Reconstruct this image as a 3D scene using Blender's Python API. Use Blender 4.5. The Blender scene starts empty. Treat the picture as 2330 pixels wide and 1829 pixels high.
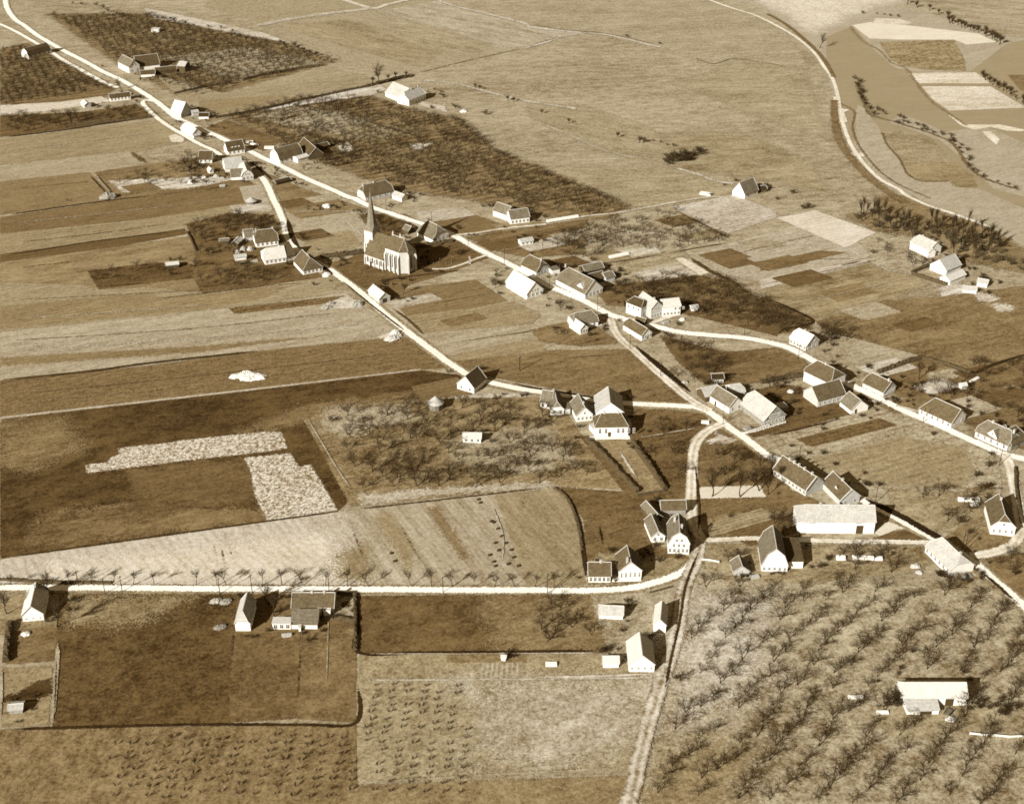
import bpy, math, random
import numpy as np

# ---------------------------------------------------------------- camera, light, exposure
IMG_W, IMG_H = 2330.0, 1829.0          # size of the surveyed photograph
FOCAL = 3200.0                         # focal length in photograph pixels
PITCH = math.radians(30.0)             # camera looks this far below the horizon
CAM_Z = 300.0                          # flying height in metres
SUN_EL = math.radians(27.0)
SHADOW_DIR = math.radians(49.0)        # direction the shadows run, from +X towards +Y
EXPOSURE = 1.12

sc = bpy.context.scene
col = sc.collection
cam_data = bpy.data.cameras.new('camera')
cam = bpy.data.objects.new('camera', cam_data)
col.objects.link(cam)
cam.location = (0, 0, CAM_Z)
cam.rotation_euler = (math.pi / 2 - PITCH, 0, 0)
cam_data.sensor_fit = 'HORIZONTAL'
cam_data.sensor_width = 36.0
cam_data.lens = 36.0 * FOCAL / IMG_W
cam_data.clip_start = 1.0
cam_data.clip_end = 30000.0
sc.camera = cam

world = bpy.data.worlds.new('World')
sc.world = world
world.use_nodes = True
wn = world.node_tree
wn.nodes.clear()
sky = wn.nodes.new('ShaderNodeTexSky')
sky.sky_type = 'NISHITA'
sky.sun_disc = False
sky.sun_elevation = SUN_EL
# sun stands opposite to the shadows
sun_az = SHADOW_DIR + math.pi
sky.sun_rotation = math.pi / 2 - sun_az
grey = wn.nodes.new('ShaderNodeHueSaturation')     # a sepia print knows no blue
grey.inputs['Saturation'].default_value = 0.0
tint = wn.nodes.new('ShaderNodeMix'); tint.data_type = 'RGBA'; tint.blend_type = 'MULTIPLY'
tint.inputs[0].default_value = 1.0
tint.inputs[7].default_value = (0.74, 0.53, 0.27, 1)
bg = wn.nodes.new('ShaderNodeBackground'); bg.inputs['Strength'].default_value = 0.05
wo = wn.nodes.new('ShaderNodeOutputWorld')
wn.links.new(sky.outputs[0], grey.inputs['Color'])
wn.links.new(grey.outputs[0], tint.inputs[6])
wn.links.new(tint.outputs[2], bg.inputs['Color'])
wn.links.new(bg.outputs[0], wo.inputs['Surface'])

sun_data = bpy.data.lights.new('sun', 'SUN')
sun_data.energy = 4.6
sun_data.angle = math.radians(0.5)
sun_data.color = (1.0, 0.965, 0.9)
sun = bpy.data.objects.new('sun', sun_data)
col.objects.link(sun)
sun.location = (-200, -200, 400)
sun.rotation_euler = (math.pi / 2 - SUN_EL, 0, SHADOW_DIR - math.pi / 2)

vs = sc.view_settings
vs.view_transform = 'Standard'
try: vs.look = 'None'
except Exception: pass
vs.exposure = EXPOSURE
vs.gamma = 1.0
vs.use_curve_mapping = False
sc.cycles.use_denoising = False
sc.cycles.max_bounces = 5
sc.cycles.diffuse_bounces = 1
sc.cycles.glossy_bounces = 1
sc.cycles.transparent_max_bounces = 24
sc.cycles.volume_bounces = 0
sc.cycles.filter_width = 1.7

# ---------------------------------------------------------------- survey: photograph -> ground in metres
CP, SP = math.cos(PITCH), math.sin(PITCH)
def ground(px, py, z=0.0):
    a = px - IMG_W / 2; b = IMG_H / 2 - py
    dx, dy, dz = a, CP * FOCAL + SP * b, -SP * FOCAL + CP * b
    t = (z - CAM_Z) / dz
    return (dx * t, dy * t)
TILES = dict(A=(0, 0), B=(600, 0), C=(1200, 0), D=(1730, 0), E=(0, 450), F=(600, 400), G=(1100, 400), H=(1730, 400),
             I=(0, 900), J=(600, 830), K=(1150, 800), L=(1730, 800), M=(0, 1300), N=(600, 1250), O=(1200, 1120), P=(1730, 1150))
def sheet(t, x, y):
    """a point read on map sheet t -> metres on the ground"""
    if t == 'V': return ground(x * 1.07077, y * 1.07077)
    if t == 'X': return ground(x, y)
    if t == 'Q': return ground(1930 + x / 5.1925, 1500 + y / 5.1925)
    if t == 'W': return ground(800 + x / 8.135, 430 + y / 8.135)
    if t == 'U': return ground(420 + x / 6.0444, 480 + y / 6.0444)
    if t == 'T': return ground(420 + x / 6.0444, 310 + y / 6.0444)
    if t == 'R': return ground(1160 + x / 5.44, 590 + y / 5.44)
    if t == 'S': return ground(1580 + x / 2.9013, 820 + y / 2.9013)
    if t == 'Y': return ground(1780 + x / 3.9564, 1020 + y / 3.9564)
    ox, oy = TILES[t]
    return ground(ox + x / 3.62667, oy + y / 3.62667)
def line(t, *xy):
    return [sheet(t, xy[i], xy[i + 1]) for i in range(0, len(xy), 2)]

# ---------------------------------------------------------------- colours of the sepia print
def lin(v):
    v /= 255.0
    return v / 12.92 if v <= 0.04045 else ((v + 0.055) / 1.055) ** 2.4
LIT = 1.75            # how bright a level sunlit surface of albedo 1 comes out
def sepia(a, boost=1.0):
    """albedo a -> the warm colour of that tone in the print"""
    r = a * LIT * boost
    g = np.interp(r, [0, .05, .14, .40, .52, .61, .80, 1.0], [.44, .50, .615, .745, .80, .865, .945, .98])
    b = np.interp(r, [0, .05, .14, .40, .52, .61, .80, 1.0], [.06, .10, .20, .385, .46, .56, .77, .90])
    return (a, a * g, a * b, 1.0)
def tone(t): return lin(np.interp(t, [0, 60, 88, 138, 158, 206, 255], [0, 60, 96, 151, 171, 209, 255]) + max(0, t - 250) * 1.6) / LIT

MATS = {}
def node_mat(name):
    m = bpy.data.materials.new(name); m.use_nodes = True
    nt = m.node_tree; nt.nodes.clear()
    out = nt.nodes.new('ShaderNodeOutputMaterial')
    b = nt.nodes.new('ShaderNodeBsdfPrincipled')
    b.inputs['Roughness'].default_value = 0.95
    b.inputs['Specular IOR Level'].default_value = 0.1
    nt.links.new(b.outputs[0], out.inputs[0])
    return m, nt, b, out
def math_node(nt, op, a, b=None, c=None, clamp=False):
    n = nt.nodes.new('ShaderNodeMath'); n.operation = op; n.use_clamp = clamp
    for i, v in enumerate((a, b, c)):
        if v is None: continue
        if isinstance(v, (int, float)): n.inputs[i].default_value = v
        else: nt.links.new(v, n.inputs[i])
    return n.outputs[0]
def noise(nt, vec, scale, detail=2.0, rough=0.55):
    n = nt.nodes.new('ShaderNodeTexNoise'); n.inputs['Scale'].default_value = scale
    n.inputs['Detail'].default_value = detail; n.inputs['Roughness'].default_value = rough
    nt.links.new(vec, n.inputs['Vector']); return n.outputs['Fac']
def mix_col(nt, fac, c0, c1):
    n = nt.nodes.new('ShaderNodeMix'); n.data_type = 'RGBA'; n.clamp_factor = True
    if isinstance(fac, (int, float)): n.inputs[0].default_value = fac
    else: nt.links.new(fac, n.inputs[0])
    for i, c in ((6, c0), (7, c1)):
        if isinstance(c, tuple): n.inputs[i].default_value = c
        else: nt.links.new(c, n.inputs[i])
    return n.outputs[2]

def ground_mat(name, t, grain=0.35, blotch=0.25, ang=0.0, stretch=1.0, stripe=0.0, period=6.0, soft=None, ragged=1.0, speck=0.0,
               gscale=0.9, bscale=0.035, rut=False, seed=0.0, scatter=0.0, thin=False):
    """earth, grass or gravel: a tone with fine grain, large blotches, furrows along ang, and a ragged edge"""
    m, nt, b, out = node_mat(name)
    geo = nt.nodes.new('ShaderNodeNewGeometry')
    mp = nt.nodes.new('ShaderNodeMapping'); mp.vector_type = 'TEXTURE'
    mp.inputs['Rotation'].default_value = (0, 0, ang); mp.inputs['Scale'].default_value = (stretch, 1, 1)
    mp.inputs['Location'].default_value = (seed * 37.1, seed * 91.7, 0)
    nt.links.new(geo.outputs['Position'], mp.inputs['Vector'])
    v = mp.outputs[0]
    n1 = noise(nt, geo.outputs['Position'], gscale, 4.0, 0.95)
    n1s = noise(nt, v, gscale * .5, 3.0, 0.8)
    n1 = math_node(nt, 'MULTIPLY_ADD', n1s, .3, math_node(nt, 'MULTIPLY', n1, .7))
    n2 = noise(nt, v, bscale, 4.0, 0.6)
    f = math_node(nt, 'MULTIPLY_ADD', n1, grain * 9.0, 0.5 - grain * 4.5)
    f = math_node(nt, 'ADD', f, math_node(nt, 'MULTIPLY_ADD', n2, blotch * 3.0, -blotch * 1.5))
    n7 = noise(nt, v, .17, 3.0, .65)
    f = math_node(nt, 'ADD', f, math_node(nt, 'MULTIPLY_ADD', n7, blotch * 3.4, -blotch * 1.7))
    n8 = noise(nt, geo.outputs['Position'], .42, 2.0, .8)
    f = math_node(nt, 'ADD', f, math_node(nt, 'MULTIPLY_ADD', n8, grain * 2.6, -grain * 1.3))
    if stripe:
        sx = nt.nodes.new('ShaderNodeSeparateXYZ'); nt.links.new(v, sx.inputs[0])
        wob = math_node(nt, 'MULTIPLY', n2, 9.0)
        s = math_node(nt, 'SINE', math_node(nt, 'MULTIPLY_ADD', sx.outputs[1], 2 * math.pi / period, wob))
        s2 = math_node(nt, 'SINE', math_node(nt, 'MULTIPLY', sx.outputs[1], 2 * math.pi / (period * 0.281)))
        f = math_node(nt, 'ADD', f, math_node(nt, 'MULTIPLY', s, stripe * 0.5))
        f = math_node(nt, 'ADD', f, math_node(nt, 'MULTIPLY', s2, stripe * 0.3))
    if speck:
        n3 = noise(nt, geo.outputs['Position'], 0.75, 2.0, 0.9)
        f = math_node(nt, 'ADD', f, math_node(nt, 'MULTIPLY_ADD', n3, speck * 6, -speck * 3))
    a = tone(t)
    if rut:
        at = nt.nodes.new('ShaderNodeAttribute'); at.attribute_name = 'across'
        c = math_node(nt, 'COSINE', math_node(nt, 'MULTIPLY', at.outputs['Fac'], math.pi * 4))
        f = math_node(nt, 'ADD', f, math_node(nt, 'MULTIPLY', c, -0.5 * float(rut)))
    dk = float(np.interp(t, [200, 262], [.42, .85])); c = mix_col(nt, f, sepia(a * dk), sepia(min(a * (2.02 - dk), .85)))
    nt.links.new(c, b.inputs['Base Color'])
    if soft is not None:
        at = nt.nodes.new('ShaderNodeAttribute'); at.attribute_name = 'edge'
        if soft > 4: ragged *= .55
        n4 = noise(nt, geo.outputs['Position'], (.5 if thin else 1.4) / max(soft, .35), 3.0, 0.7)
        al = math_node(nt, 'MULTIPLY_ADD', at.outputs['Fac'], 1.0 / soft, 0.5)
        n6 = noise(nt, geo.outputs['Position'], 1.3, 2.0, 0.9)
        al = math_node(nt, 'ADD', al, math_node(nt, 'MULTIPLY_ADD', n4, 1.8 * ragged, -.9 * ragged))
        al = math_node(nt, 'ADD', al, math_node(nt, 'MULTIPLY_ADD', n6, 2.2, -1.1))
        if scatter:                                   # thin growth: only patches of it
            n5 = noise(nt, v, 0.09, 4.0, 0.7)
            al = math_node(nt, 'MULTIPLY', al, math_node(nt, 'MULTIPLY_ADD', n5, 3.2, -1.2 + (1 - scatter) * .9, clamp=True))
        # single tufts: bare ground shows whole between them
        al = math_node(nt, 'MULTIPLY_ADD', al, 14.0, -6.5, clamp=True)
        tr = nt.nodes.new('ShaderNodeBsdfTransparent')
        mx = nt.nodes.new('ShaderNodeMixShader')
        nt.links.new(al, mx.inputs[0]); nt.links.new(tr.outputs[0], mx.inputs[1]); nt.links.new(b.outputs[0], mx.inputs[2])
        nt.links.new(mx.outputs[0], out.inputs[0])
    return m

def surface_mat(key, a, var=0.25, scale=1.5, rough=0.9, spec=0.15, courses=0.0, big=0.0):
    """walls, roofs, timber: an albedo with weathering; courses adds fine tile or brick rows as relief"""
    if key in MATS: return MATS[key]
    m, nt, b, out = node_mat(key)
    tc = nt.nodes.new('ShaderNodeTexCoord')
    n1 = noise(nt, tc.outputs['Object'], scale, 4.0, 0.7)
    f = math_node(nt, 'MULTIPLY_ADD', n1, 2.2, -0.6)
    if big:
        n2 = noise(nt, tc.outputs['Object'], 0.25, 3.0, 0.6)
        f = math_node(nt, 'ADD', f, math_node(nt, 'MULTIPLY_ADD', n2, big * 3, -big * 1.5))
    nt.links.new(mix_col(nt, f, sepia(a * (1 - var), 2.7), sepia(a * (1 + var), 2.7)), b.inputs['Base Color'])
    b.inputs['Roughness'].default_value = rough
    b.inputs['Specular IOR Level'].default_value = spec
    if courses:
        sx = nt.nodes.new('ShaderNodeSeparateXYZ'); nt.links.new(tc.outputs['Object'], sx.inputs[0])
        s = math_node(nt, 'SINE', math_node(nt, 'MULTIPLY', sx.outputs[2], 2 * math.pi / courses))
        bp = nt.nodes.new('ShaderNodeBump'); bp.inputs['Strength'].default_value = 0.18; bp.inputs['Distance'].default_value = 0.08
        nt.links.new(s, bp.inputs['Height']); nt.links.new(bp.outputs[0], b.inputs['Normal'])
    MATS[key] = m
    return m
WALL = dict(white=('whitewashed_wall', .60, .12), pale=('pale_brick_wall', .36, .2), brick=('brown_brick_wall', .20, .28),
            dark=('tarred_board_wall', .07, .3), plaster=('grey_plaster_wall', .45, .15))
ROOF = dict(tile=('dark_tile_roof', .060, .35), mid=('brown_tile_roof', .082, .35), thatch=('thatched_roof', .105, .4), pale=('pale_tile_roof', .31, .25),
            white=('white_glare_roof', .42, .15), black=('tarred_roof', .032, .3), slate=('slate_roof', .055, .4), grey=('weathered_roof', .115, .35))  # white roofs: sun glare off the tiles is put into the colour
def wall_mat(k): n, a, v = WALL[k]; return surface_mat(n, a, v, 0.9, big=.15)
def roof_mat(k): n, a, v = ROOF[k]; return surface_mat(n, a, v, 1.1, courses=.42, big=.3)
def m_frame(): return surface_mat('white_paint', .62, .08)
def m_glass(): return surface_mat('window_glass', .03, .2, rough=.25, spec=.5)
def m_door(): return surface_mat('dark_door_paint', .05, .3)
def m_ridge(): return surface_mat('mortared_ridge', .40, .25)
def m_chim(): return surface_mat('chimney_brick', .34, .25)
def m_bark(): return surface_mat('tree_bark', .026, .3, 3.0)
def m_twig(): return surface_mat('bare_twigs', .034, .3, 3.0)
def m_wood(): return surface_mat('grey_timber', .12, .3)

# ---------------------------------------------------------------- mesh helpers
def tag(o, label=None, cat=None, group=None, kind=None):
    for k, v in (('label', label), ('category', cat), ('group', group), ('kind', kind)):
        if v: o[k] = v
    return o
def mesh_obj(name, verts, faces, mat, parent=None, loc=None):
    me = bpy.data.meshes.new(name)
    me.from_pydata([tuple(v) for v in verts], [], faces)
    me.validate(clean_customdata=False); me.update()
    if mat: me.materials.append(mat)
    return link(name, me, parent, loc)
def link(name, me, parent=None, loc=None):
    o = bpy.data.objects.new(name, me); col.objects.link(o)
    if parent: o.parent = parent
    if loc is not None: o.location = loc
    return o
def empty(name, loc):
    o = bpy.data.objects.new(name, None); o.empty_display_size = 1.0
    col.objects.link(o); o.location = loc; return o
class Build:
    def __init__(s): s.v = []; s.f = []
    def add(s, vs, fs):
        n = len(s.v); s.v += [tuple(map(float, p)) for p in vs]; s.f += [tuple(i + n for i in f) for f in fs]
    def hexa(s, bot, top):
        """closed solid between two polygons of equal count"""
        k = len(bot)
        fs = [tuple(range(k))[::-1], tuple(range(k, 2 * k))] + [(i, (i + 1) % k, k + (i + 1) % k, k + i) for i in range(k)]
        s.add(list(bot) + list(top), fs)
    def box(s, x0, x1, y0, y1, z0, z1, fr=None):
        P = [(x0, y0), (x1, y0), (x1, y1), (x0, y1)]
        T = fr if fr else (lambda x, y, z: (x, y, z))
        s.hexa([T(x, y, z0) for x, y in P], [T(x, y, z1) for x, y in P])
    def slab(s, poly, t):
        """a roof plane given by its top outline, t thick downwards"""
        s.hexa([(p[0], p[1], p[2] - t) for p in poly], poly)
    def tube(s, pts, radii, k=4):
        rings = []
        for i, p in enumerate(pts):
            p = np.array(p, float)
            d = np.array(pts[min(i + 1, len(pts) - 1)], float) - np.array(pts[max(i - 1, 0)], float)
            d /= np.linalg.norm(d) + 1e-9
            u = np.cross(d, (0.31, 0.9, 0.2)); u /= np.linalg.norm(u) + 1e-9; w = np.cross(d, u)
            rings.append([p + radii[i] * (math.cos(2 * math.pi * j / k) * u + math.sin(2 * math.pi * j / k) * w) for j in range(k)])
        vs = [q for r in rings for q in r]; fs = []
        for i in range(len(rings) - 1):
            for j in range(k):
                fs.append((i * k + j, i * k + (j + 1) % k, (i + 1) * k + (j + 1) % k, (i + 1) * k + j))
        fs.append(tuple(range(k))[::-1]); n = (len(rings) - 1) * k; fs.append(tuple(range(n, n + k)))
        s.add(vs, fs)
    def obj(s, name, mat, parent=None, loc=None): return mesh_obj(name, s.v, s.f, mat, parent, loc)

# ---------------------------------------------------------------- ground sheets
LEVEL = [0]
def edge_dist(P, Q):
    """signed distance of points P (n,2) to polygon Q, positive inside"""
    Q = np.array(Q); A = Q; B = np.roll(Q, -1, axis=0)
    d2 = np.full(len(P), 1e18); inside = np.zeros(len(P), bool)
    for a, b in zip(A, B):
        ab = b - a; L = (ab @ ab) + 1e-12
        t = np.clip(((P - a) @ ab) / L, 0, 1)
        q = P - a - t[:, None] * ab
        d2 = np.minimum(d2, (q * q).sum(1))
        c = ((a[1] > P[:, 1]) != (b[1] > P[:, 1]))
        with np.errstate(divide='ignore', invalid='ignore'):
            xi = (b[0] - a[0]) * (P[:, 1] - a[1]) / (b[1] - a[1] + 1e-15) + a[0]
        inside ^= c & (P[:, 0] < xi)
    d = np.sqrt(d2); return np.where(inside, d, -d)
def inside(p, Q): return edge_dist(np.array([p], float), Q)[0] > 0
def patch(name, poly, t, soft=0.6, kind='structure', label=None, cat=None, **kw):
    """a field, lawn or bed: a level sheet whose outline is ragged in the material"""
    Q = np.array(poly); lo = Q.min(0) - soft * 1.5 - 1; hi = Q.max(0) + soft * 1.5 + 1
    size = hi - lo
    r = max(1.2, min(5.0, math.sqrt(size[0] * size[1] / 5000.0)))
    nx, ny = int(size[0] / r) + 2, int(size[1] / r) + 2
    X, Y = np.meshgrid(lo[0] + np.arange(nx) * r, lo[1] + np.arange(ny) * r)
    P = np.stack([X.ravel(), Y.ravel()], 1)
    sd = edge_dist(P, poly)
    k = sd.reshape(ny, nx) > -(soft * 1.2 + r * 0.1)
    cell = k[:-1, :-1] | k[1:, :-1] | k[:-1, 1:] | k[1:, 1:]
    iy, ix = np.nonzero(cell)
    quads = np.stack([iy * nx + ix, iy * nx + ix + 1, (iy + 1) * nx + ix + 1, (iy + 1) * nx + ix], 1)
    used = np.unique(quads); remap = np.full(nx * ny, -1); remap[used] = np.arange(len(used)); quads = remap[quads]
    LEVEL[0] += 1; z = 0.02 + LEVEL[0] * 0.0012
    V = np.zeros((len(used), 3)); V[:, :2] = P[used]; V[:, 2] = z
    me = bpy.data.meshes.new(name)
    me.from_pydata(V.tolist(), [], quads.tolist())
    at = me.attributes.new('edge', 'FLOAT', 'POINT'); at.data.foreach_set('value', sd[used].astype(np.float32))
    me.materials.append(ground_mat(name + '_ground', t, soft=soft, seed=LEVEL[0] * .731, **kw))
    o = link(name, me); tag(o, label, cat, None, kind); return o
def resample(pts, step):
    P = [np.array(pts[0], float)]; out = []
    for p in pts[1:]:                                  # drop doubled and backtracking survey points
        p = np.array(p, float)
        if np.linalg.norm(p - P[-1]) < 1.5: continue
        if len(P) > 1 and (p - P[-1]) @ (P[-1] - P[-2]) < -.35 * np.linalg.norm(p - P[-1]) * np.linalg.norm(P[-1] - P[-2]): 
            if np.linalg.norm(p - P[-2]) > np.linalg.norm(P[-1] - P[-2]): P[-1] = p
            continue
        P.append(p)
    # smooth with a Catmull-Rom spline
    for i in range(len(P) - 1):
        p0, p1, p2, p3 = P[max(i - 1, 0)], P[i], P[i + 1], P[min(i + 2, len(P) - 1)]
        n = max(1, int(np.linalg.norm(p2 - p1) / step))
        for k in range(n):
            t = k / n
            out.append(0.5 * (2 * p1 + (p2 - p0) * t + (2 * p0 - 5 * p1 + 4 * p2 - p3) * t * t + (3 * p1 - p0 - 3 * p2 + p3) * t ** 3))
    out.append(P[-1]); return np.array(out)
ROAD_LEVEL = [0]; ROAD_LINES = []
def strip(name, pts, w, t, soft=0.5, step=3.0, kind='structure', label=None, cat=None, z0=0.30, taper=0.0, **kw):
    """a road, path or ditch laid along a line of survey points"""
    C = resample(pts, step); T = np.gradient(C, axis=0); T /= np.linalg.norm(T, axis=1)[:, None] + 1e-9
    N = np.stack([-T[:, 1], T[:, 0]], 1)
    offs = [-1.0, -.75, -.5, -.25, 0, .25, .5, .75, 1.0]
    ROAD_LINES.append(C) if w > 2 else None
    ROAD_LEVEL[0] += 1; z = z0 + ROAD_LEVEL[0] * 0.0012
    hw = w / 2 + soft
    rng = np.random.default_rng(ROAD_LEVEL[0])
    jit = np.convolve(rng.normal(0, 1, len(C) + 8), np.ones(9) / 9, 'valid')[:len(C)] * w * .15
    V = []; E = []; A = []
    arc = np.concatenate([[0], np.cumsum(np.linalg.norm(np.diff(C, axis=0), axis=1))]); endd = np.minimum(arc, arc[-1] - arc)
    tap = (w / 2 + soft) * np.clip(1 - endd / taper, 0, 1) if taper else 0 * arc
    for o in offs:
        V.append(np.concatenate([C + N * (o * hw + jit * abs(o) * 1.0)[:, None], np.full((len(C), 1), z)], 1))
        E.append(np.full(len(C), w / 2 - abs(o) * hw) - tap); A.append(np.full(len(C), (o * hw / w) + .5))
    n = len(C); V = np.concatenate(V); F = []
    for j in range(len(offs) - 1):
        for i in range(n - 1): F.append((j * n + i, j * n + i + 1, (j + 1) * n + i + 1, (j + 1) * n + i))
    me = bpy.data.meshes.new(name); me.from_pydata(V.tolist(), [], F)
    for nm, arr in (('edge', E), ('across', A)):
        at = me.attributes.new(nm, 'FLOAT', 'POINT'); at.data.foreach_set('value', np.concatenate(arr).astype(np.float32))
    me.materials.append(ground_mat(name + '_surface', t, soft=soft, seed=ROAD_LEVEL[0] * .37, **kw))
    o = link(name, me); tag(o, label, cat, None, kind); return o

# ---------------------------------------------------------------- the ground and the fields
def base_sheet():
    me = bpy.data.meshes.new('ground')
    s = 9000.0
    me.from_pydata([(-s, -s, 0), (s, -s, 0), (s, s, 0), (-s, s, 0)], [], [(0, 1, 2, 3)])
    me.materials.append(ground_mat('meadow_ground', 164, grain=.30, blotch=.30, ang=.15, stretch=2.2, gscale=.6, bscale=.013))
    o = link('ground', me); tag(o, kind='structure')
base_sheet()
ROWS = math.radians(25)      # the strip fields run off to the upper right
ACROSS = math.radians(-48)   # and the road side runs down to the right

def field(t, xy, tn, soft=.7, **kw):
    kw.setdefault('ang', ROWS); kw.setdefault('stretch', 3.0)
    if kw.get('name', 'field') == 'field': kw.setdefault('stripe', .10); kw.setdefault('period', 3.1); kw.setdefault('blotch', .15); kw.setdefault('grain', .26)
    return patch(kw.pop('name', 'field'), line(t, *xy), tn, soft, **kw)

def road(xy, w, t=240, name='road', **kw):
    pts = []
    for seg in xy: pts += line(seg[0], *seg[1:])
    kw.setdefault('grain', .2); kw.setdefault('blotch', .3); kw.setdefault('gscale', .5); kw.setdefault('bscale', .06); kw.setdefault('ragged', 1.3); kw.setdefault('soft', .8)
    return strip(name, pts, w, t, **kw)
# far meadows at the top
field('B', [0, 240, 520, 120, 900, 75, 1500, 0, 600, -80, -400, -80, -500, 60, -60, 180], 160, blotch=.12, name='meadow')
field('B', [0, 250, 500, 150, 900, 80, 1200, 20, 1420, 0, 1500, 40, 1900, 130, 2176, 210, 2500, 260, 2800, 290, 2300, 380, 1800, 470, 1500, 560, 1220, 620, 600, 530, 400, 440, 200, 320], 164, blotch=.1, name='meadow', ang=-.6)
field('B', [780, 180, 1200, 170, 1900, 380, 1750, 470, 1300, 370], 161, 6, name='meadow', ang=-.6)
field('B', [950, 90, 1420, 10, 1700, 100, 2176, 210, 2700, 270, 2300, 370, 1960, 400, 1500, 240], 176, 5, name='meadow', ang=-.6, stripe=.1, period=14)
field('B', [100, 210, 700, 160, 1500, 420, 1300, 560, 640, 380], 155, 5, name='meadow', ang=-.6)
field('C', [-300, 100, 500, -60, 1500, -40, 1900, 150, 2120, 260, 2250, 420, 2350, 640, 1700, 500, 1400, 500, 1000, 400, 600, 280, 100, 220, -60, 190], 166, 4, blotch=.2, name='meadow', ang=.2)
field('C', [1700, 500, 2300, 560, 2400, 900, 2500, 1150, 2000, 1000, 1500, 800, 1150, 680, 1500, 600], 160, 10, blotch=.25, name='meadow', ang=.1)
field('C', [0, 840, 500, 880, 1000, 1050, 1300, 1250, 1120, 1380, 700, 1280, 300, 1120, 0, 950], 159, 8, blotch=.2, name='meadow', ang=-.3)
field('C', [1100, 1100, 1800, 1100, 2350, 1350, 2500, 1600, 1900, 1480, 1200, 1390], 154, 12, blotch=.3, name='meadow', ang=.1)
field('C', [0, 1330, 1130, 1400, 1700, 1520, 1690, 1600, 900, 1720, 200, 1640, 0, 1500], 159, 6, blotch=.25, name='meadow', ang=.1)
# the river forelands
field('X', [1690, -20, 2380, -20, 2380, 560, 2290, 560, 2100, 480, 2000, 410, 1930, 330, 1905, 240, 1880, 170, 1830, 90], 176, 3, name='foreland', blotch=.12, grain=.2)
patch('sand_flat', line('X', 1650, -30, 1830, -30, 2050, 0, 1990, 12, 1930, 40, 1850, 75, 1790, 40), 222, 40, ang=.1, blotch=.2)  # far sand; the white haze and glare are put into its tone
def water(xy, tn=196):
    o = patch('river', line('X', *xy), tn, 1.2, ang=.1, stretch=3, grain=.05, blotch=.06)
    nb = [n for n in o.data.materials[0].node_tree.nodes if n.type == 'BSDF_PRINCIPLED'][0]
    nb.inputs['Roughness'].default_value = .35; nb.inputs['Specular IOR Level'].default_value = .5
    return o
water([1880, 85, 1940, 60, 1985, 110, 2035, 155, 2090, 165, 2200, 170, 2290, 100, 2340, 90, 2340, 330, 2250, 290, 2140, 260, 2060, 255, 2020, 280, 2060, 290, 2140, 320, 2200, 370, 2260, 430, 2340, 450, 2340, 480, 2230, 430, 2170, 395, 2140, 415, 2065, 400, 2030, 330, 2005, 305, 2000, 290, 1975, 260, 1955, 230, 1945, 260, 1950, 330, 1990, 400, 2060, 450, 2150, 520, 2095, 480, 2010, 420, 1960, 370, 1935, 320, 1925, 270, 1905, 210, 1880, 150], 158)
water([1965, 180, 2020, 160, 2080, 165, 2180, 180, 2300, 300, 2230, 290, 2150, 300, 2080, 270, 2010, 250, 1975, 220], 158)
field('D', [760, 210, 900, 185, 1200, 210, 1800, 280, 1950, 350, 1700, 370, 1600, 330, 1150, 330, 900, 320], 238, 1.5, name='sand_flat', grain=.15, blotch=.1)
field('D', [950, 150, 1150, 160, 1250, 190, 1200, 205, 930, 190], 225, 2.5, name='sand_flat')
field('D', [980, 350, 1600, 330, 1690, 500, 1700, 590, 1400, 580, 1180, 550, 1080, 500], 146, 2.0, name='reed_bed', grain=.5, gscale=.3)
field('D', [1220, 605, 1780, 600, 1900, 690, 1300, 690], 228, 1.5, name='sand_flat', ang=.1)
field('D', [1330, 715, 1900, 715, 2176, 880, 2176, 890, 1560, 915, 1430, 830], 222, 1.5, name='sand_flat', ang=.1)
field('D', [1530, 935, 1700, 1030, 1980, 1030, 2176, 1070, 2176, 1085, 2040, 1080, 1900, 1050, 1760, 1070, 1660, 1040], 235, 1.0, name='sand_flat')
field('D', [1830, 1085, 1900, 1085, 1975, 1150, 1950, 1200, 1860, 1120], 236, 1.0, name='sand_flat')
field('D', [1010, 1090, 1200, 1080, 1400, 1130, 1560, 1300, 1700, 1450, 1550, 1490, 1350, 1500, 1220, 1440, 1150, 1320, 1040, 1180], 156, 1.5, name='foreland', ang=.1)
field('D', [1200, 1350, 1600, 1340, 1760, 1450, 1800, 1560, 1600, 1540, 1560, 1500, 1340, 1500, 1230, 1450], 146, 3, name='foreland', ang=.1)
field('D', [2040, 620, 2250, 620, 2250, 800, 2140, 740], 130, 2, name='foreland')
field('D', [1240, 0, 2250, 0, 2250, 330, 1990, 290, 1700, 220, 1400, 110, 1200, 60], 164, 4, name='foreland', stripe=.15, period=20, ang=-.3)
field('H', [950, 160, 1250, 170, 1500, 300, 1900, 430, 2176, 600, 2176, 800, 1900, 700, 1500, 500, 1000, 330], 136, 6, name='foreland', blotch=.3)

road([('D', 610, 840, 770, 920, 760, 1050, 800, 1180, 880, 1300, 1000, 1430, 1150, 1530, 1400, 1640)], 1.2, 120, name='river_bank', soft=1.2, thin=True)
road([('D', 1005, 1100, 1040, 1190, 1150, 1320, 1215, 1440, 1340, 1500, 1560, 1495)], 1.2, 112, name='river_bank', soft=1.2, thin=True)
road([('D', 790, 680, 870, 890, 920, 955, 1180, 1030, 1560, 1170, 1700, 1350, 1850, 1475, 2140, 1570)], 2.0, 116, name='river_bank', soft=1.8, thin=True)
road([('D', 740, 220, 830, 330, 980, 420, 1080, 520, 1200, 570, 1290, 690, 1400, 830, 1540, 930, 1700, 1040)], 1.6, 140, name='river_bank', soft=1.6, thin=True)
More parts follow.
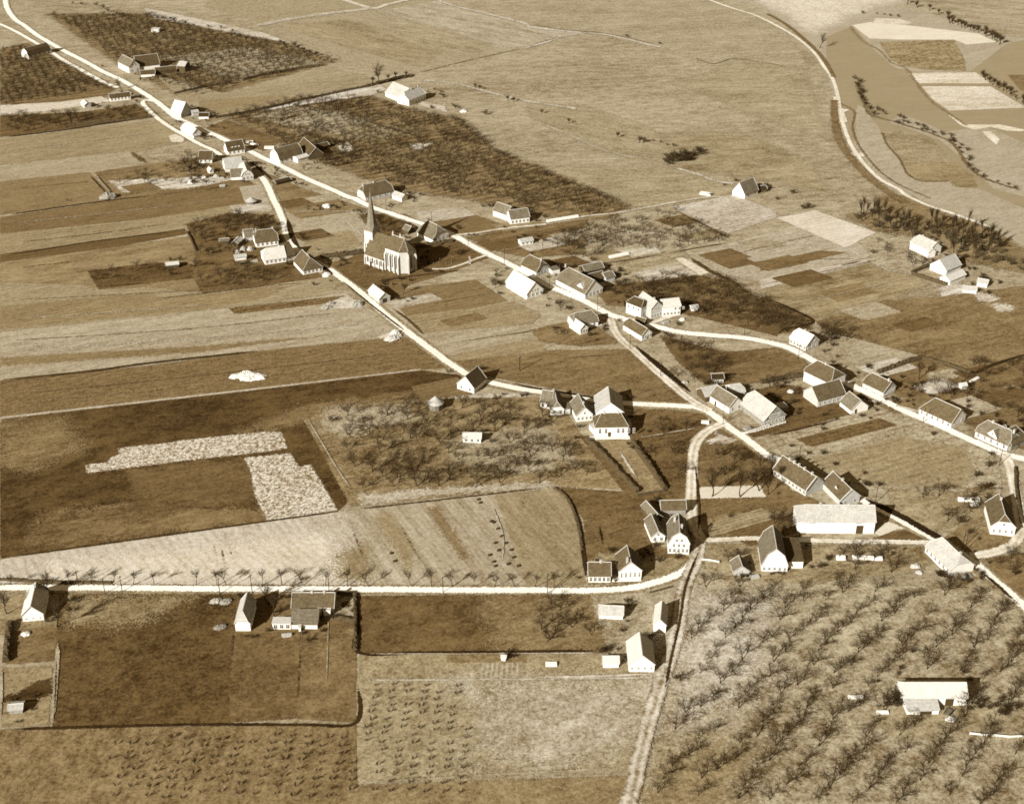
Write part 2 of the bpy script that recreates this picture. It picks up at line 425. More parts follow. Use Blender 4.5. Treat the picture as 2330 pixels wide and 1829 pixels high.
# left: strips between the sheet edge and the back road
field('V', [0, 105, 60, 92, 245, 190, 215, 212, 0, 236], 122, 7, stripe=.3, period=5.8, blotch=.3, name='orchard_grass')
field('V', [100, 30, 330, 30, 430, 60, 600, 92, 720, 130, 480, 195, 400, 212, 240, 130], 128, 11, stripe=.35, period=6, blotch=.35, name='orchard_grass')
field('V', [330, 40, 300, 15, 560, 70, 620, 92, 480, 68, 420, 55], 205, 2, name='sand_path')
field('V', [0, 224, 130, 217, 215, 205, 236, 216, 100, 236, 0, 244], 218, 1.5, name='field')
field('V', [0, 246, 180, 238, 290, 222, 328, 250, 0, 292], 104, blotch=.35, name='orchard_grass')
field('V', [0, 296, 330, 256, 400, 300, 290, 325, 0, 355], 152)
field('V', [0, 352, 275, 322, 312, 345, 220, 366, 0, 384], 166, stripe=.1)
field('V', [0, 386, 190, 366, 248, 425, 0, 457], 134, stripe=.12)
field('V', [200, 366, 440, 333, 548, 395, 430, 418, 252, 424], 128, 2, blotch=.4, speck=.12, name='kitchen_garden')
field('V', [230, 385, 420, 372, 520, 380, 420, 398, 260, 410], 200, 3, blotch=.4, scatter=.7, name='kitchen_garden')
field('V', [0, 462, 225, 428, 515, 400, 545, 432, 400, 452, 290, 468, 0, 498], 121, stripe=.12)
field('V', [0, 499, 290, 470, 520, 432, 580, 438, 590, 452, 390, 486, 0, 541], 150, stripe=.1)
field('T', [750, 700, 1080, 660, 1200, 920, 830, 920], 178, .5)
field('T', [620, 960, 1060, 930, 1230, 960, 1260, 1020, 700, 1080], 205, 2, blotch=.4)
field('V', [0, 541, 393, 486, 396, 498, 250, 525, 0, 558], 104)
field('V', [0, 558, 250, 525, 413, 500, 432, 620, 190, 612, 170, 606, 0, 600], 140, 2, blotch=.35, speck=.06)
field('V', [185, 575, 330, 558, 400, 560, 440, 590, 330, 600, 210, 616], 100, 1.5, blotch=.4, speck=.1, name='scrub')
field('U', [20, 180, 600, 30, 1250, 60, 1440, 420, 1560, 640, 1900, 900, 1700, 960, 1000, 1040, 240, 1130, 100, 880, 150, 560], 108, 1.2, blotch=.45, speck=.12, name='farmyard')
field('V', [0, 600, 180, 606, 205, 617, 320, 610, 430, 626, 700, 588, 722, 600, 700, 625, 480, 655, 0, 706], 155)
field('E', [0, 900, 500, 850, 1250, 780, 1300, 820, 1650, 800, 2176, 742, 2400, 730, 2176, 830, 1700, 920, 1000, 990, 0, 1085], 142, 3, stripe=.1)
field('V', [0, 706, 480, 656, 735, 622, 772, 655, 860, 715, 560, 743, 309, 778, 0, 806], 172, stripe=.1, period=9)
field('V', [485, 655, 735, 628, 742, 640, 500, 668], 112, .5, grain=.7)
field('V', [0, 760, 430, 735, 720, 710, 430, 748, 0, 779], 134, 3)
field('F', [940, 1320, 1050, 1290, 1230, 1330, 1200, 1370, 990, 1385], 215, 2, blotch=.4, name='bare_patch')
field('F', [500, 1060, 680, 990, 830, 1060, 800, 1090, 520, 1100], 195, 3, blotch=.4, name='bare_patch')
field('V', [0, 807, 309, 778, 560, 745, 860, 715, 925, 748, 972, 782, 895, 786, 560, 825, 0, 889], 122, stripe=.07, grain=.4)
field('V', [0, 886, 560, 823, 895, 784, 896, 787, 560, 827, 0, 891], 186, .5)
field('V', [0, 891, 560, 827, 895, 787, 1000, 800, 1010, 850, 700, 868, 640, 885, 745, 1060, 718, 1088, 0, 1187], 86, .8, blotch=.55, grain=.4, speck=.16, name='pasture', stretch=1.6)
field('V', [0, 900, 140, 885, 180, 950, 60, 1000, 0, 990], 128, 18, name='pasture', ragged=1.0)
field('V', [90, 1090, 300, 1070, 620, 1080, 700, 1090, 250, 1150, 60, 1160], 120, 12, name='pasture', ragged=2.2, blotch=.5)
field('V', [480, 930, 640, 860, 900, 830, 760, 880, 640, 900], 122, 9, name='pasture', ragged=2.0)
field('V', [280, 1000, 540, 960, 560, 1060, 300, 1090], 108, 14, name='pasture', ragged=2.4)
field('J', [1215, 182, 1600, 100, 1720, 250, 1300, 302], 122, .6)
field('J', [1150, 330, 1400, 300, 1750, 240, 2200, 240, 2176, 300, 1500, 320, 1200, 345], 190, 4, blotch=.4, name='bare_patch')
o = field('I', [705, 572, 890, 553, 905, 515, 985, 490, 972, 432, 1420, 388, 1500, 370, 2176, 300, 2320, 300, 2372, 435, 2176, 465, 1500, 540, 715, 640], 196, 1.3, speck=.6, grain=.6, name='dung_strewn_strip', stretch=1.0)
field('X', [556, 1042, 661, 1031, 680, 1063, 707, 1056, 768, 1161, 611, 1187, 580, 1130, 570, 1070], 196, 1.3, speck=.6, grain=.6, name='dung_strewn_strip', stretch=1.0)
field('V', [0, 1189, 735, 1086, 800, 1246, 0, 1246], 206, .5, blotch=.16, ang=ACROSS - .2, grain=.22)
field('V', [735, 1086, 1050, 1050, 1172, 1034, 1205, 1058, 1226, 1110, 1245, 1242, 798, 1246], 172, .5, ang=math.radians(-63), stripe=.16, period=7, stretch=6, grain=.25)
field('V', [600, 1240, 660, 1200, 745, 1140, 785, 1150, 792, 1238], 146, 11, ang=math.radians(-63), grain=.25, ragged=.4)
field('V', [660, 1120, 735, 1086, 770, 1150, 700, 1190], 188, 12, ang=math.radians(-63), grain=.25, ragged=.4)
field('V', [905, 1080, 932, 1076, 1000, 1185, 982, 1190], 128, 5, ang=math.radians(-63), grain=.25, ragged=.3)
field('V', [795, 1100, 830, 1085, 880, 1170, 870, 1220], 146, 8, ang=math.radians(-63), grain=.25, ragged=.3)
field('V', [100, 1200, 700, 1130, 720, 1236, 60, 1240], 226, 18, ang=-.9, grain=.25, ragged=.3)
field('V', [1052, 1050, 1172, 1034, 1205, 1058, 1226, 1110, 1245, 1242, 1120, 1246], 152, .6, ang=math.radians(-63), stripe=.08, period=8, stretch=6, grain=.25)

# below the straight road
field('V', [-20, 1262, 128, 1262, 122, 1345, -20, 1350], 148, 1.0, blotch=.4, name='farmyard')
field('V', [126, 1262, 505, 1262, 500, 1340, 490, 1536, 112, 1546], 94, 1.0, blotch=.45, grain=.45, speck=.12, name='pasture', stretch=1.2)
field('V', [140, 1268, 420, 1266, 340, 1300, 240, 1330, 150, 1330], 146, 16, name='pasture', ragged=1.3)
field('V', [492, 1340, 640, 1338, 632, 1526, 487, 1536], 112, .8, blotch=.35, name='pasture', stretch=1.2)
field('V', [505, 1262, 760, 1262, 758, 1345, 495, 1345], 112, 1.5, blotch=.4, name='farmyard')
field('V', [18, 1345, 122, 1325, 118, 1405, 10, 1412], 122, 1.0, blotch=.4, name='kitchen_garden')
field('V', [4, 1420, 112, 1416, 104, 1540, 2, 1545], 146, 1.0, blotch=.3, name='kitchen_garden')
field('V', [4, 1478, 40, 1472, 70, 1450, 110, 1440, 112, 1475, 70, 1490, 4, 1492], 84, 2, blotch=.4, speck=.1, name='vegetable_bed')
field('V', [640, 1335, 758, 1335, 757, 1535, 630, 1528], 122, .8, blotch=.35, name='kitchen_garden', stretch=1.2)
field('N', [585, 360, 750, 380, 745, 570, 595, 565], 172, 1.0, name='garden_bed')
field('N', [640, 430, 720, 430, 720, 480, 640, 475], 90, 1.0, name='garden_bed', stretch=1)
field('V', [760, 1266, 1262, 1262, 1300, 1387, 762, 1389], 104, .7, blotch=.45, speck=.08, name='pasture', stretch=1.2)
field('V', [1010, 1266, 1262, 1262, 1330, 1300, 1320, 1387, 1060, 1388], 132, 20, name='pasture', ragged=1.3)
field('V', [1255, 1262, 1400, 1256, 1440, 1255, 1425, 1340, 1395, 1445, 1300, 1440, 1290, 1380], 165, 2, blotch=.35, name='farmyard', stretch=1.2)
field('V', [762, 1391, 1300, 1389, 1392, 1440, 762, 1444], 152, .7, blotch=.25, name='kitchen_garden', stretch=1.2)
field('N', [1510, 870, 2176, 850, 2176, 930, 1510, 935], 138, .6, name='vegetable_bed', ang=1.57, stretch=1)
field('N', [1780, 940, 2100, 935, 2110, 1050, 1790, 1055], 166, .6, name='vegetable_bed', ang=1.5, stripe=.35, period=1.6)
field('V', [757, 1446, 1395, 1443, 1352, 1640, 1000, 1660, 758, 1664], 154, .8, blotch=.25, name='nursery_ground', stretch=1.2)
field('V', [980, 1450, 1395, 1446, 1360, 1600, 1100, 1640, 1000, 1600], 178, 26, blotch=.3, name='nursery_ground', ragged=1.2, stretch=1.2)  # a bright glow, put into the ground colour as a paler soft patch
field('V', [-20, 1550, 757, 1538, 760, 1664, 740, 1730, -20, 1730], 128, .8, blotch=.35, grain=.4, ang=1.5, stretch=1.4, stripe=.12, period=9, name='pasture')
field('V', [740, 1668, 1340, 1648, 1325, 1730, 735, 1730], 138, 1.0, blotch=.3, name='pasture', stretch=1.2)
field('V', [1480, 1190, 1600, 1225, 1960, 1245, 2080, 1215, 2200, 1310, 2200, 1730, 1350, 1730, 1400, 1560, 1440, 1350], 162, 1.2, blotch=.4, grain=.4, name='orchard_grass', stretch=1.3)
field('V', [1450, 1270, 1620, 1260, 1650, 1420, 1420, 1560], 190, 26, name='orchard_grass', ragged=1.2, stretch=1.2)  # paler grass tone: the hazy glow right of the track, laid on as colour
field('V', [1400, 1600, 1600, 1580, 1560, 1730, 1360, 1730], 142, 20, name='orchard_grass', ragged=1.2, stretch=1.2)
field('Q', [420, 500, 1400, 540, 2100, 560, 2100, 880, 1400, 860, 900, 960, 500, 900, 200, 700], 152, 4, blotch=.4, speck=.05, name='farmyard', stretch=1.2)

# middle
field('V', [700, 870, 850, 850, 1140, 843, 1190, 860, 1240, 930, 1330, 1040, 1180, 1034, 745, 1075, 645, 890], 136, 1.2, blotch=.4, grain=.45, speck=.06, name='orchard_grass')
field('V', [760, 1050, 960, 1036, 1170, 1024, 1195, 1036, 960, 1050, 775, 1074], 182, 4, name='orchard_grass', ragged=1.5)
field('V', [690, 870, 860, 858, 880, 890, 720, 930, 680, 905], 166, 9, name='orchard_grass', ragged=2.2)
field('V', [960, 935, 1160, 900, 1220, 980, 1100, 1010, 980, 985], 164, 10, name='orchard_grass', ragged=2.2)
field('V', [1230, 925, 1340, 935, 1345, 862, 1505, 880, 1500, 905, 1465, 935, 1462, 1090, 1380, 1100, 1240, 1105, 1205, 1058, 1175, 1034, 1325, 1045], 110, .9, blotch=.3, grain=.4, name='orchard_grass')
field('K', [700, 735, 1040, 728, 1335, 1140, 1090, 1190], 140, .7, name='lawn')
field('V', [1240, 1105, 1380, 1098, 1400, 1160, 1470, 1185, 1400, 1235, 1250, 1243], 114, 1.0, blotch=.35, name='kitchen_garden')
field('O', [590, 500, 1150, 540, 1330, 560, 1150, 700, 900, 750, 480, 750, 500, 600], 150, 3, blotch=.4, name='farmyard')
field('V', [1480, 930, 1520, 900, 1640, 970, 1680, 1040, 1800, 1090, 1690, 1145, 1480, 1140], 118, 1.2, blotch=.4, name='kitchen_garden')
field('K', [1590, 1120, 2100, 1105, 2150, 1200, 1600, 1215], 234, .8, grain=.12, blotch=.1, name='bare_patch')
field('V', [1490, 1095, 1680, 1085, 1690, 1140, 1490, 1138], 136, 1.5, blotch=.4, name='kitchen_garden')
field('V', [1500, 1155, 2000, 1160, 1960, 1215, 1700, 1240, 1560, 1230, 1490, 1190], 150, 2, blotch=.4, name='orchard_grass')
field('P', [940, 230, 1030, 130, 1250, 190, 1110, 200, 1000, 260], 240, .6, name='bare_patch', grain=.12)
field('P', [1080, 220, 1250, 190, 1430, 290, 900, 285], 108, .8, name='lawn')
field('V', [950, 760, 1150, 745, 1345, 742, 1470, 858, 1300, 850, 1050, 803, 1000, 788], 124, .8, blotch=.3, name='pasture')
field('V', [830, 630, 870, 612, 1010, 595, 1080, 640, 1000, 655, 862, 672], 128, .7)
field('V', [862, 672, 1000, 655, 1090, 640, 1150, 668, 1130, 690, 905, 708], 150, .6, stripe=.1)
field('V', [905, 708, 1130, 690, 1210, 715, 1150, 745, 945, 760], 168, .8, stripe=.1, period=8)
field('V', [945, 758, 1150, 715, 1160, 748, 960, 768], 150, 2)
field('V', [690, 562, 745, 548, 775, 530, 990, 505, 1045, 545, 960, 578, 870, 606, 830, 640, 770, 612], 108, 1.2, blotch=.35, name='churchyard')
field('V', [640, 475, 740, 452, 772, 470, 790, 505, 690, 550, 632, 525], 172, .7, stripe=.1)
field('V', [650, 505, 745, 490, 770, 520, 690, 548, 640, 540], 150, .7)
field('V', [570, 370, 640, 400, 780, 445, 640, 465, 610, 450], 132, 2, blotch=.35)
field('V', [760, 455, 860, 455, 900, 478, 830, 510, 790, 490], 100, 3, blotch=.4, name='kitchen_garden')
field('V', [880, 452, 985, 440, 1012, 458, 900, 480], 188, 2, name='field')
field('V', [880, 478, 1012, 458, 1110, 492, 970, 500], 120, .8)
field('V', [990, 505, 1250, 465, 1240, 540, 1120, 548, 1060, 535], 120, 2, blotch=.35, name='pasture')
field('V', [480, 248, 620, 208, 770, 200, 900, 240, 980, 255, 1050, 320, 1150, 358, 1340, 440, 1280, 468, 1120, 455, 1000, 425, 850, 405, 640, 330], 126, 12.0, stripe=.35, period=5.8, blotch=.4, grain=.4, name='orchard_grass')
field('B', [-100, 960, 200, 880, 560, 900, 900, 1000, 700, 1130, 300, 1100, 50, 1000], 165, 14, name='orchard_grass', scatter=.6, ragged=1.5)
field('B', [560, 1050, 1000, 1000, 1300, 1100, 900, 1170, 620, 1160], 150, 12, name='orchard_grass', scatter=.6, ragged=1.5)
field('V', [330, 120, 520, 100, 690, 132, 500, 175], 160, 12, name='orchard_grass', scatter=.6, ragged=1.5)
field('B', [0, 900, 960, 700, 1020, 740, 880, 790, 300, 870, 0, 920], 205, 2, name='field', blotch=.4)
field('B', [600, 1190, 700, 1180, 760, 1240, 640, 1260], 232, 1.5, name='bare_patch')
field('B', [1200, 1190, 1400, 1180, 1300, 1240, 1220, 1230], 226, 1.5, name='bare_patch')
field('B', [1300, 840, 1500, 880, 1520, 930, 1280, 870], 215, 3, name='bare_patch')
field('V', [330, 160, 480, 200, 690, 140, 820, 175, 640, 205, 480, 250, 440, 265], 158, .8)
field('V', [420, 215, 560, 205, 620, 208, 480, 250, 440, 262], 146, 2)
field('V', [430, 275, 480, 255, 600, 300, 560, 322], 116, 2, blotch=.4, name='kitchen_garden')
field('G', [640, 720, 960, 640, 1410, 578, 1500, 648, 1050, 705, 700, 740], 182, 2, blotch=.35, name='kitchen_garden')
field('V', [1260, 560, 1450, 530, 1510, 590, 1440, 610, 1330, 620], 158, 2.5, blotch=.45, name='kitchen_garden')
field('V', [1340, 580, 1440, 560, 1500, 590, 1390, 608], 190, 3, blotch=.4, name='kitchen_garden', scatter=.6)
field('G', [1580, 685, 1650, 678, 1865, 800, 1790, 825], 236, .7, name='bare_patch')
field('V', [1260, 610, 1360, 600, 1480, 585, 1560, 600, 1650, 660, 1730, 700, 1640, 712, 1400, 655, 1290, 650], 110, 1.5, blotch=.4, name='orchard_grass')
field('V', [1470, 540, 1730, 470, 1830, 520, 1850, 545, 1630, 600, 1560, 595], 178, .7, stripe=.1)
field('V', [1430, 440, 1560, 415, 1650, 450, 1650, 462, 1540, 500], 200, 1.5, blotch=.25)
field('H', [135, 350, 450, 288, 960, 470, 700, 595], 222, .6, grain=.2)
field('H', [0, 720, 500, 620, 720, 635, 400, 710, 0, 790], 118, .7, speck=.1)
field('H', [0, 850, 620, 740, 890, 690, 880, 720, 0, 940], 192, 1.0)
field('H', [0, 945, 880, 725, 1100, 800, 1240, 830, 1400, 900, 1050, 1030, 430, 1195, 60, 1010], 150, 1.0, blotch=.4, speck=.05)
field('H', [890, 690, 1240, 620, 1420, 730, 1250, 810, 1110, 800], 170, 2, blotch=.4, name='kitchen_garden')
field('H', [0, 1010, 60, 1008, 435, 1195, 390, 1230, 180, 1280, 130, 1330, 0, 1270], 104, .8, blotch=.35, name='orchard_grass')
field('H', [690, 1450, 830, 1358, 1335, 1490, 970, 1640], 168, .6)
field('H', [450, 1200, 1050, 1040, 1500, 1000, 2250, 900, 2250, 1480, 1750, 1630, 1330, 1490, 830, 1355, 560, 1300], 128, 1.0, blotch=.35, name='pasture')
field('H', [1700, 950, 1900, 960, 2120, 1110, 2000, 1130, 1800, 1050], 190, 5, scatter=.6, name='bare_patch')
field('H', [1440, 900, 1650, 860, 1760, 970, 1500, 1000], 200, 3, blotch=.4, scatter=.8, name='farmyard')
field('L', [900, 180, 1350, 50, 1750, 180, 2250, 0, 2250, 850, 1700, 600, 1400, 400, 1150, 380], 118, 1.5, blotch=.45, speck=.05, name='kitchen_garden')
field('L', [1380, 180, 1620, 130, 1740, 180, 1400, 270], 165, 3, blotch=.3, name='vegetable_bed')
field('L', [1750, 400, 2080, 280, 2150, 330, 1800, 480], 166, 2, blotch=.3, name='vegetable_bed')
field('L', [-80, 720, 300, 640, 960, 465, 1200, 540, 1900, 805, 1985, 1000, 1990, 1180, 1640, 1165, 1000, 1135, 850, 1100, 560, 1030, 200, 870, -20, 790], 166, 1.0, blotch=.25, grain=.4)
field('L', [290, 725, 980, 550, 1135, 612, 420, 790], 106, .8, grain=.5, stripe=.2, period=2.4)
field('L', [360, 900, 1150, 690, 1700, 800, 1780, 1000, 1640, 1130, 1000, 1110, 600, 1020], 150, 6, grain=.3)
field('L', [1000, 1120, 1640, 1160, 1900, 1080, 1980, 1180, 1850, 1260, 1880, 1500, 1400, 1480, 1150, 1330], 152, 3, blotch=.4, name='orchard_grass')
field('L', [-100, 330, 180, 270, 360, 300, 700, 470, 880, 470, 960, 460, 300, 640, -80, 715, -200, 640, 0, 620, 190, 600, 200, 480], 100, 1.5, blotch=.4, name='kitchen_garden')
field('L', [720, 280, 760, 290, 960, 420, 820, 400, 720, 350], 112, .8, name='lawn')
field('P', [1640, 380, 1850, 390, 2020, 350, 2110, 270, 1900, 230, 1700, 150, 1480, 290], 130, .8, name='lawn')
field('P', [1850, 440, 2250, 380, 2250, 830, 1960, 600], 118, 1.0, blotch=.4, name='orchard_grass')
field('K', [1640, 740, 1730, 640, 1830, 690, 1920, 730, 1880, 770, 1660, 790], 205, 2, blotch=.4, scatter=.85, name='bare_patch')
field('V', [1400, 712, 1520, 745, 1700, 760, 1690, 800, 1600, 815, 1500, 820, 1440, 770], 108, 1.2, blotch=.4, name='orchard_grass')
field('V', [1530, 750, 1690, 735, 1720, 780, 1690, 805, 1560, 815], 120, 1.0, blotch=.3, name='lawn')
field('R', [250, 880, 700, 780, 1100, 850, 1350, 1040, 900, 1080, 400, 1030], 122, 2, blotch=.4, name='orchard_grass')
field('A', [1390, 1130, 1440, 1110, 1530, 1130, 1510, 1180, 1420, 1175], 232, 1.2, name='bare_patch')

# small garden plots among the houses, and headlands between the strips
prng = random.Random(11)
for cx, cy in [(1150, 520), (1222, 500), (1290, 545), (1195, 562), (1345, 498), (1060, 520), (1100, 478), (1655, 560), (1705, 592), (1565, 560), (1800, 622), (1850, 662), (1950, 690), (2050, 660), (1885, 782), (1990, 822), (2080, 792), (2125, 842), (1525, 772), (1622, 782), (1570, 1110), (1640, 1126), (880, 640), (985, 680), (625, 432), (662, 500), (300, 400), (702, 420), (1440, 470), (1500, 500), (1930, 860), (2040, 870), (1540, 545), (1620, 520)]:
    c = np.array(sheet('V', cx, cy)); a, b = prng.uniform(8, 15), prng.uniform(4, 8)
    d = np.array((math.cos(ROWS), math.sin(ROWS))); n = np.array((math.cos(ACROSS), math.sin(ACROSS)))
    patch('garden_plot', [tuple(c + d * a * u + n * b * v) for u, v in ((-1, -1), (1, -1), (1, 1), (-1, 1))], prng.choice([104, 116, 128, 150, 168, 184, 196]), .5, ang=ROWS, stretch=3, stripe=.25, period=1.7, grain=.3, blotch=.25)
# ---------------------------------------------------------------- roads, tracks, paths
VERGE = dict(name='verge', grain=.35, blotch=.3, soft=1.0, z0=.24)
main = [('A', 40, -40, 60, 70, 120, 160, 200, 215, 300, 290, 420, 360, 560, 440, 700, 510, 840, 590, 970, 650, 1080, 710, 1180, 770, 1270, 830, 1350, 890, 1450, 970, 1560, 1020, 1680, 1080, 1800, 1130, 1930, 1195, 2040, 1240),
        ('B', 0, 1310, 120, 1360, 300, 1450, 500, 1540, 700, 1630), ('F', 760, 195, 900, 265, 1060, 320, 1240, 380, 1380, 420, 1480, 455, 1580, 500, 1700, 570, 1850, 650, 2000, 720, 2130, 790),
        ('G', 100, 680, 250, 760, 400, 830, 560, 920, 700, 980, 850, 1045, 1000, 1125, 1090, 1165, 1180, 1190, 1300, 1215, 1400, 1240, 1550, 1280, 1700, 1305, 1900, 1320, 2176, 1345),
        ('H', 120, 1390, 250, 1430, 350, 1480, 450, 1535), ('L', 600, 200, 760, 285, 880, 340, 1000, 400, 1100, 450, 1250, 520, 1400, 585, 1550, 650, 1700, 720, 1850, 785, 2000, 850, 2176, 890, 2400, 960)]
back1 = [('A', -80, 170, 0, 205, 60, 230, 180, 290, 300, 360, 420, 430, 540, 510, 650, 570, 760, 630, 870, 690, 975, 728)]
back2 = [('A', 1290, 845, 1200, 830, 1140, 825, 1180, 860, 1280, 965, 1400, 1050, 1520, 1120, 1640, 1190, 1760, 1245, 1830, 1290)]
dyke = [('T', 1050, 560, 1110, 640, 1170, 760, 1240, 920), ('F', 50, 120, 100, 240, 150, 360, 190, 480, 215, 550, 290, 630, 420, 710, 560, 790, 640, 850, 800, 970, 950, 1100, 1100, 1220, 1250, 1340, 1400, 1450, 1520, 1540, 1620, 1605),
        ('J', 1700, 95, 1850, 145, 2000, 180, 2176, 215), ('K', 150, 310, 370, 345, 600, 375, 750, 405, 980, 430, 1150, 440, 1400, 450, 1560, 460, 1650, 485, 1740, 545, 1830, 620, 1950, 700, 2060, 780, 2176, 870),
        ('L', 60, 845, 140, 890, 330, 985, 500, 1065, 660, 1130, 800, 1200, 880, 1255, 1040, 1330, 1200, 1420, 1350, 1500, 1460, 1560, 1590, 1630), ('P', 1750, 470, 1850, 550, 1950, 640, 2060, 730, 2176, 830, 2330, 960)]
lower = [('V', -60, 1250, 0, 1250, 200, 1250, 470, 1252, 900, 1254, 1150, 1255), ('O', 0, 815, 200, 816, 400, 815, 560, 813, 700, 808, 900, 785, 1050, 750, 1200, 700, 1300, 650, 1345, 600)]
road(main, 6.2, 168, **VERGE); road(dyke, 6.4, 150, **VERGE); road(lower, 5.2, 150, **VERGE); road(back1, 5.0, 160, **VERGE); road(back2, 5.0, 150, **VERGE)
road(main, 3.9, 262, rut=.1); road(back1, 3.0, 258); road(back2, 2.9, 256); road(dyke, 3.6, 258, rut=.2); road(lower, 3.1, 264, rut=.12)
road([('G', 1050, 1180, 1065, 1240, 1090, 1300, 1150, 1370, 1220, 1430, 1300, 1500, 1400, 1590), ('K', 1060, 0, 1130, 60, 1250, 170, 1380, 280, 1500, 380, 1590, 440, 1690, 490)], 4.0, 226, rut=.35, grain=.25)
road([('K', 1790, 600, 1700, 640, 1620, 700, 1570, 770, 1548, 860, 1542, 1000, 1536, 1150, 1533, 1270), ('O', 1350, 130, 1370, 240, 1400, 330, 1440, 395)], 4.2, 232, rut=.4, grain=.25)
road([('O', 1430, 390, 1420, 480, 1400, 560, 1350, 660, 1300, 780, 1270, 900, 1240, 1080, 1200, 1280, 1160, 1420), ('V', 1372, 1560, 1350, 1660, 1336, 1715, 1325, 1760)], 5.0, 190, rut=.4, grain=.35, name='cart_track', soft=.9)
road([('O', 1400, 385, 1500, 400, 1700, 392, 1880, 385), ('P', 180, 280, 400, 292, 800, 302, 1000, 303, 1400, 308, 1460, 300)], 2.6, 236, rut=.3, name='path')
road([('L', 2010, 845, 2060, 950, 2090, 1100, 2120, 1250, 2140, 1400, 2152, 1500), ('P', 2135, 260, 2090, 330, 2000, 372, 1850, 412, 1740, 425)], 4.2, 234, rut=.25, grain=.2)
road([('F', 1570, 505, 1620, 490, 1760, 475, 1900, 450, 2030, 435), ('G', 240, 428, 440, 412, 520, 402)], 2.0, 225, name='path')
road([('G', 540, 385, 790, 345, 900, 330, 1100, 310, 1350, 265, 1600, 220, 1850, 180, 2090, 180)], 1.6, 215, name='path')
road([('F', 1390, 772, 1500, 772, 1640, 735, 1750, 690, 1850, 655)], 1.6, 235, name='path')
road([('F', 1700, 735, 1705, 700, 1695, 670)], 1.0, 205, name='path')
road([('F', 1240, 395, 1330, 460)], 1.2, 200, name='path')
road([('B', 560, -30, 700, 15, 900, 72, 1020, 40, 1180, 5, 1300, -20)], 5, 222, name='farm_track', soft=1.5)
road([('B', -60, 215, 0, 205, 200, 165, 500, 120, 700, 95, 900, 72)], 7, 190, name='farm_track', soft=2.5)
road([('B', 1420, 0, 1600, 60, 1900, 130, 2176, 205), ('C', 0, 222, 150, 245, 400, 270, 600, 285, 750, 310, 950, 360, 1100, 395)], 3.5, 205, name='farm_track', soft=2.0)
road([('C', -20, 400, 60, 380, 300, 310, 430, 285)], 3, 195, name='farm_track', soft=2.0)
road([('C', 1450, -20, 1560, 25, 1700, 75, 1900, 140, 2080, 230), ('D', 40, 175, 150, 215, 300, 315, 440, 435, 520, 545, 600, 665, 640, 800, 655, 930, 690, 1050, 760, 1220, 870, 1370, 1000, 1490, 1150, 1570), ('H', 1200, 165, 1400, 255, 1600, 320, 1900, 430)], 2.6, 244, name='dyke_road', soft=.8)
road([('D', 60, 120, 200, 200, 330, 300, 450, 410, 540, 520, 605, 640)], 3.0, 118, name='ditch', soft=1.4)
road([('D', 610, 830, 620, 1000, 650, 1150, 720, 1270, 850, 1420, 1000, 1550, 1200, 1680)], 5.0, 124, name='ditch', soft=2.5)
field('D', [600, 800, 660, 800, 670, 900, 740, 910, 690, 930, 720, 1010, 640, 1030, 660, 940, 610, 870], 240, .8, name='stone_groyne')
field('D', [690, 1260, 860, 1270, 860, 1300, 760, 1290], 236, .8, name='stone_groyne')
road([('C', 1240, 1395, 1400, 1440, 1560, 1500, 1700, 1520)], 2.0, 205, name='path', soft=1.2)
road([('C', 160, 1040, 420, 1150, 560, 1215, 760, 1280, 960, 1310)], 1.2, 196, name='path', soft=1.0)
road([('B', 1300, 665, 1600, 700, 1900, 775, 2176, 840), ('C', 0, 840, 200, 870, 400, 900)], 3.0, 192, name='farm_track', soft=2)
road([('K', 930, 800, 1000, 920, 1060, 1010, 1110, 1080)], 1.0, 205, name='path', soft=.4, taper=6, thin=True, ragged=1.2)
road([('K', 1040, 720, 1250, 690, 1450, 655, 1640, 625)], .6, 185, name='path', soft=.3, taper=6, thin=True, ragged=1.2)
road([('G', 830, 1255, 985, 1235, 1070, 1280)], 1.5, 225, name='path')
road([('G', 1330, 1220, 1420, 1210, 1500, 1180, 1600, 1150)], 2.6, 232, name='path')
road([('H', 700, 595, 880, 690, 1080, 800)], 1.0, 198, name='path')
road([('L', 790, 385, 900, 412, 1000, 425)], 1.4, 215, name='path'); road([('L', 1120, 450, 1320, 500)], 1.4, 215, name='path')
road([('N', 470, 520, 528, 560, 530, 700, 525, 900, 520, 1050, 515, 1150)], .25, 160, name='path', soft=.4, taper=6, thin=True, ragged=1.2)
road([('M', 20, 760, 15, 900, 10, 1100, 5, 1260)], .8, 178, name='path', soft=.4, taper=6, thin=True, ragged=1.2)
road([('M', 480, 560, 470, 800, 455, 1000, 440, 1150, 425, 1280)], 1.3, 165, name='path', soft=.5, taper=6, thin=True, ragged=1.2)
road([('V', 740, 1666, 1000, 1650, 1330, 1632)], 1.0, 160, name='path', soft=.6, taper=6, thin=True, ragged=1.2)
road([('V', 762, 1446, 1000, 1445, 1390, 1441)], .8, 190, name='path', soft=.4, taper=6, thin=True, ragged=1.2)
road([('V', 762, 1390, 1000, 1390, 1300, 1388)], .5, 178, name='path', soft=.4, taper=6, thin=True, ragged=1.2)
road([('O', 20, 1530, 500, 1525, 1080, 1500)], .9, 215, name='path', soft=.4, taper=6, thin=True, ragged=1.2)
road([('I', 1730, 1140, 1770, 1280, 1810, 1430)], .15, 130, name='wheel_track', soft=.5, taper=9, thin=True, ragged=1.5); road([('I', 1800, 1170, 1840, 1350, 1870, 1500)], .2, 120, name='wheel_track', soft=.5, taper=9, thin=True, ragged=1.5)
road([('I', 1860, 1150, 1900, 1300, 1945, 1450)], .2, 125, name='wheel_track', soft=.5, taper=9, thin=True, ragged=1.5)
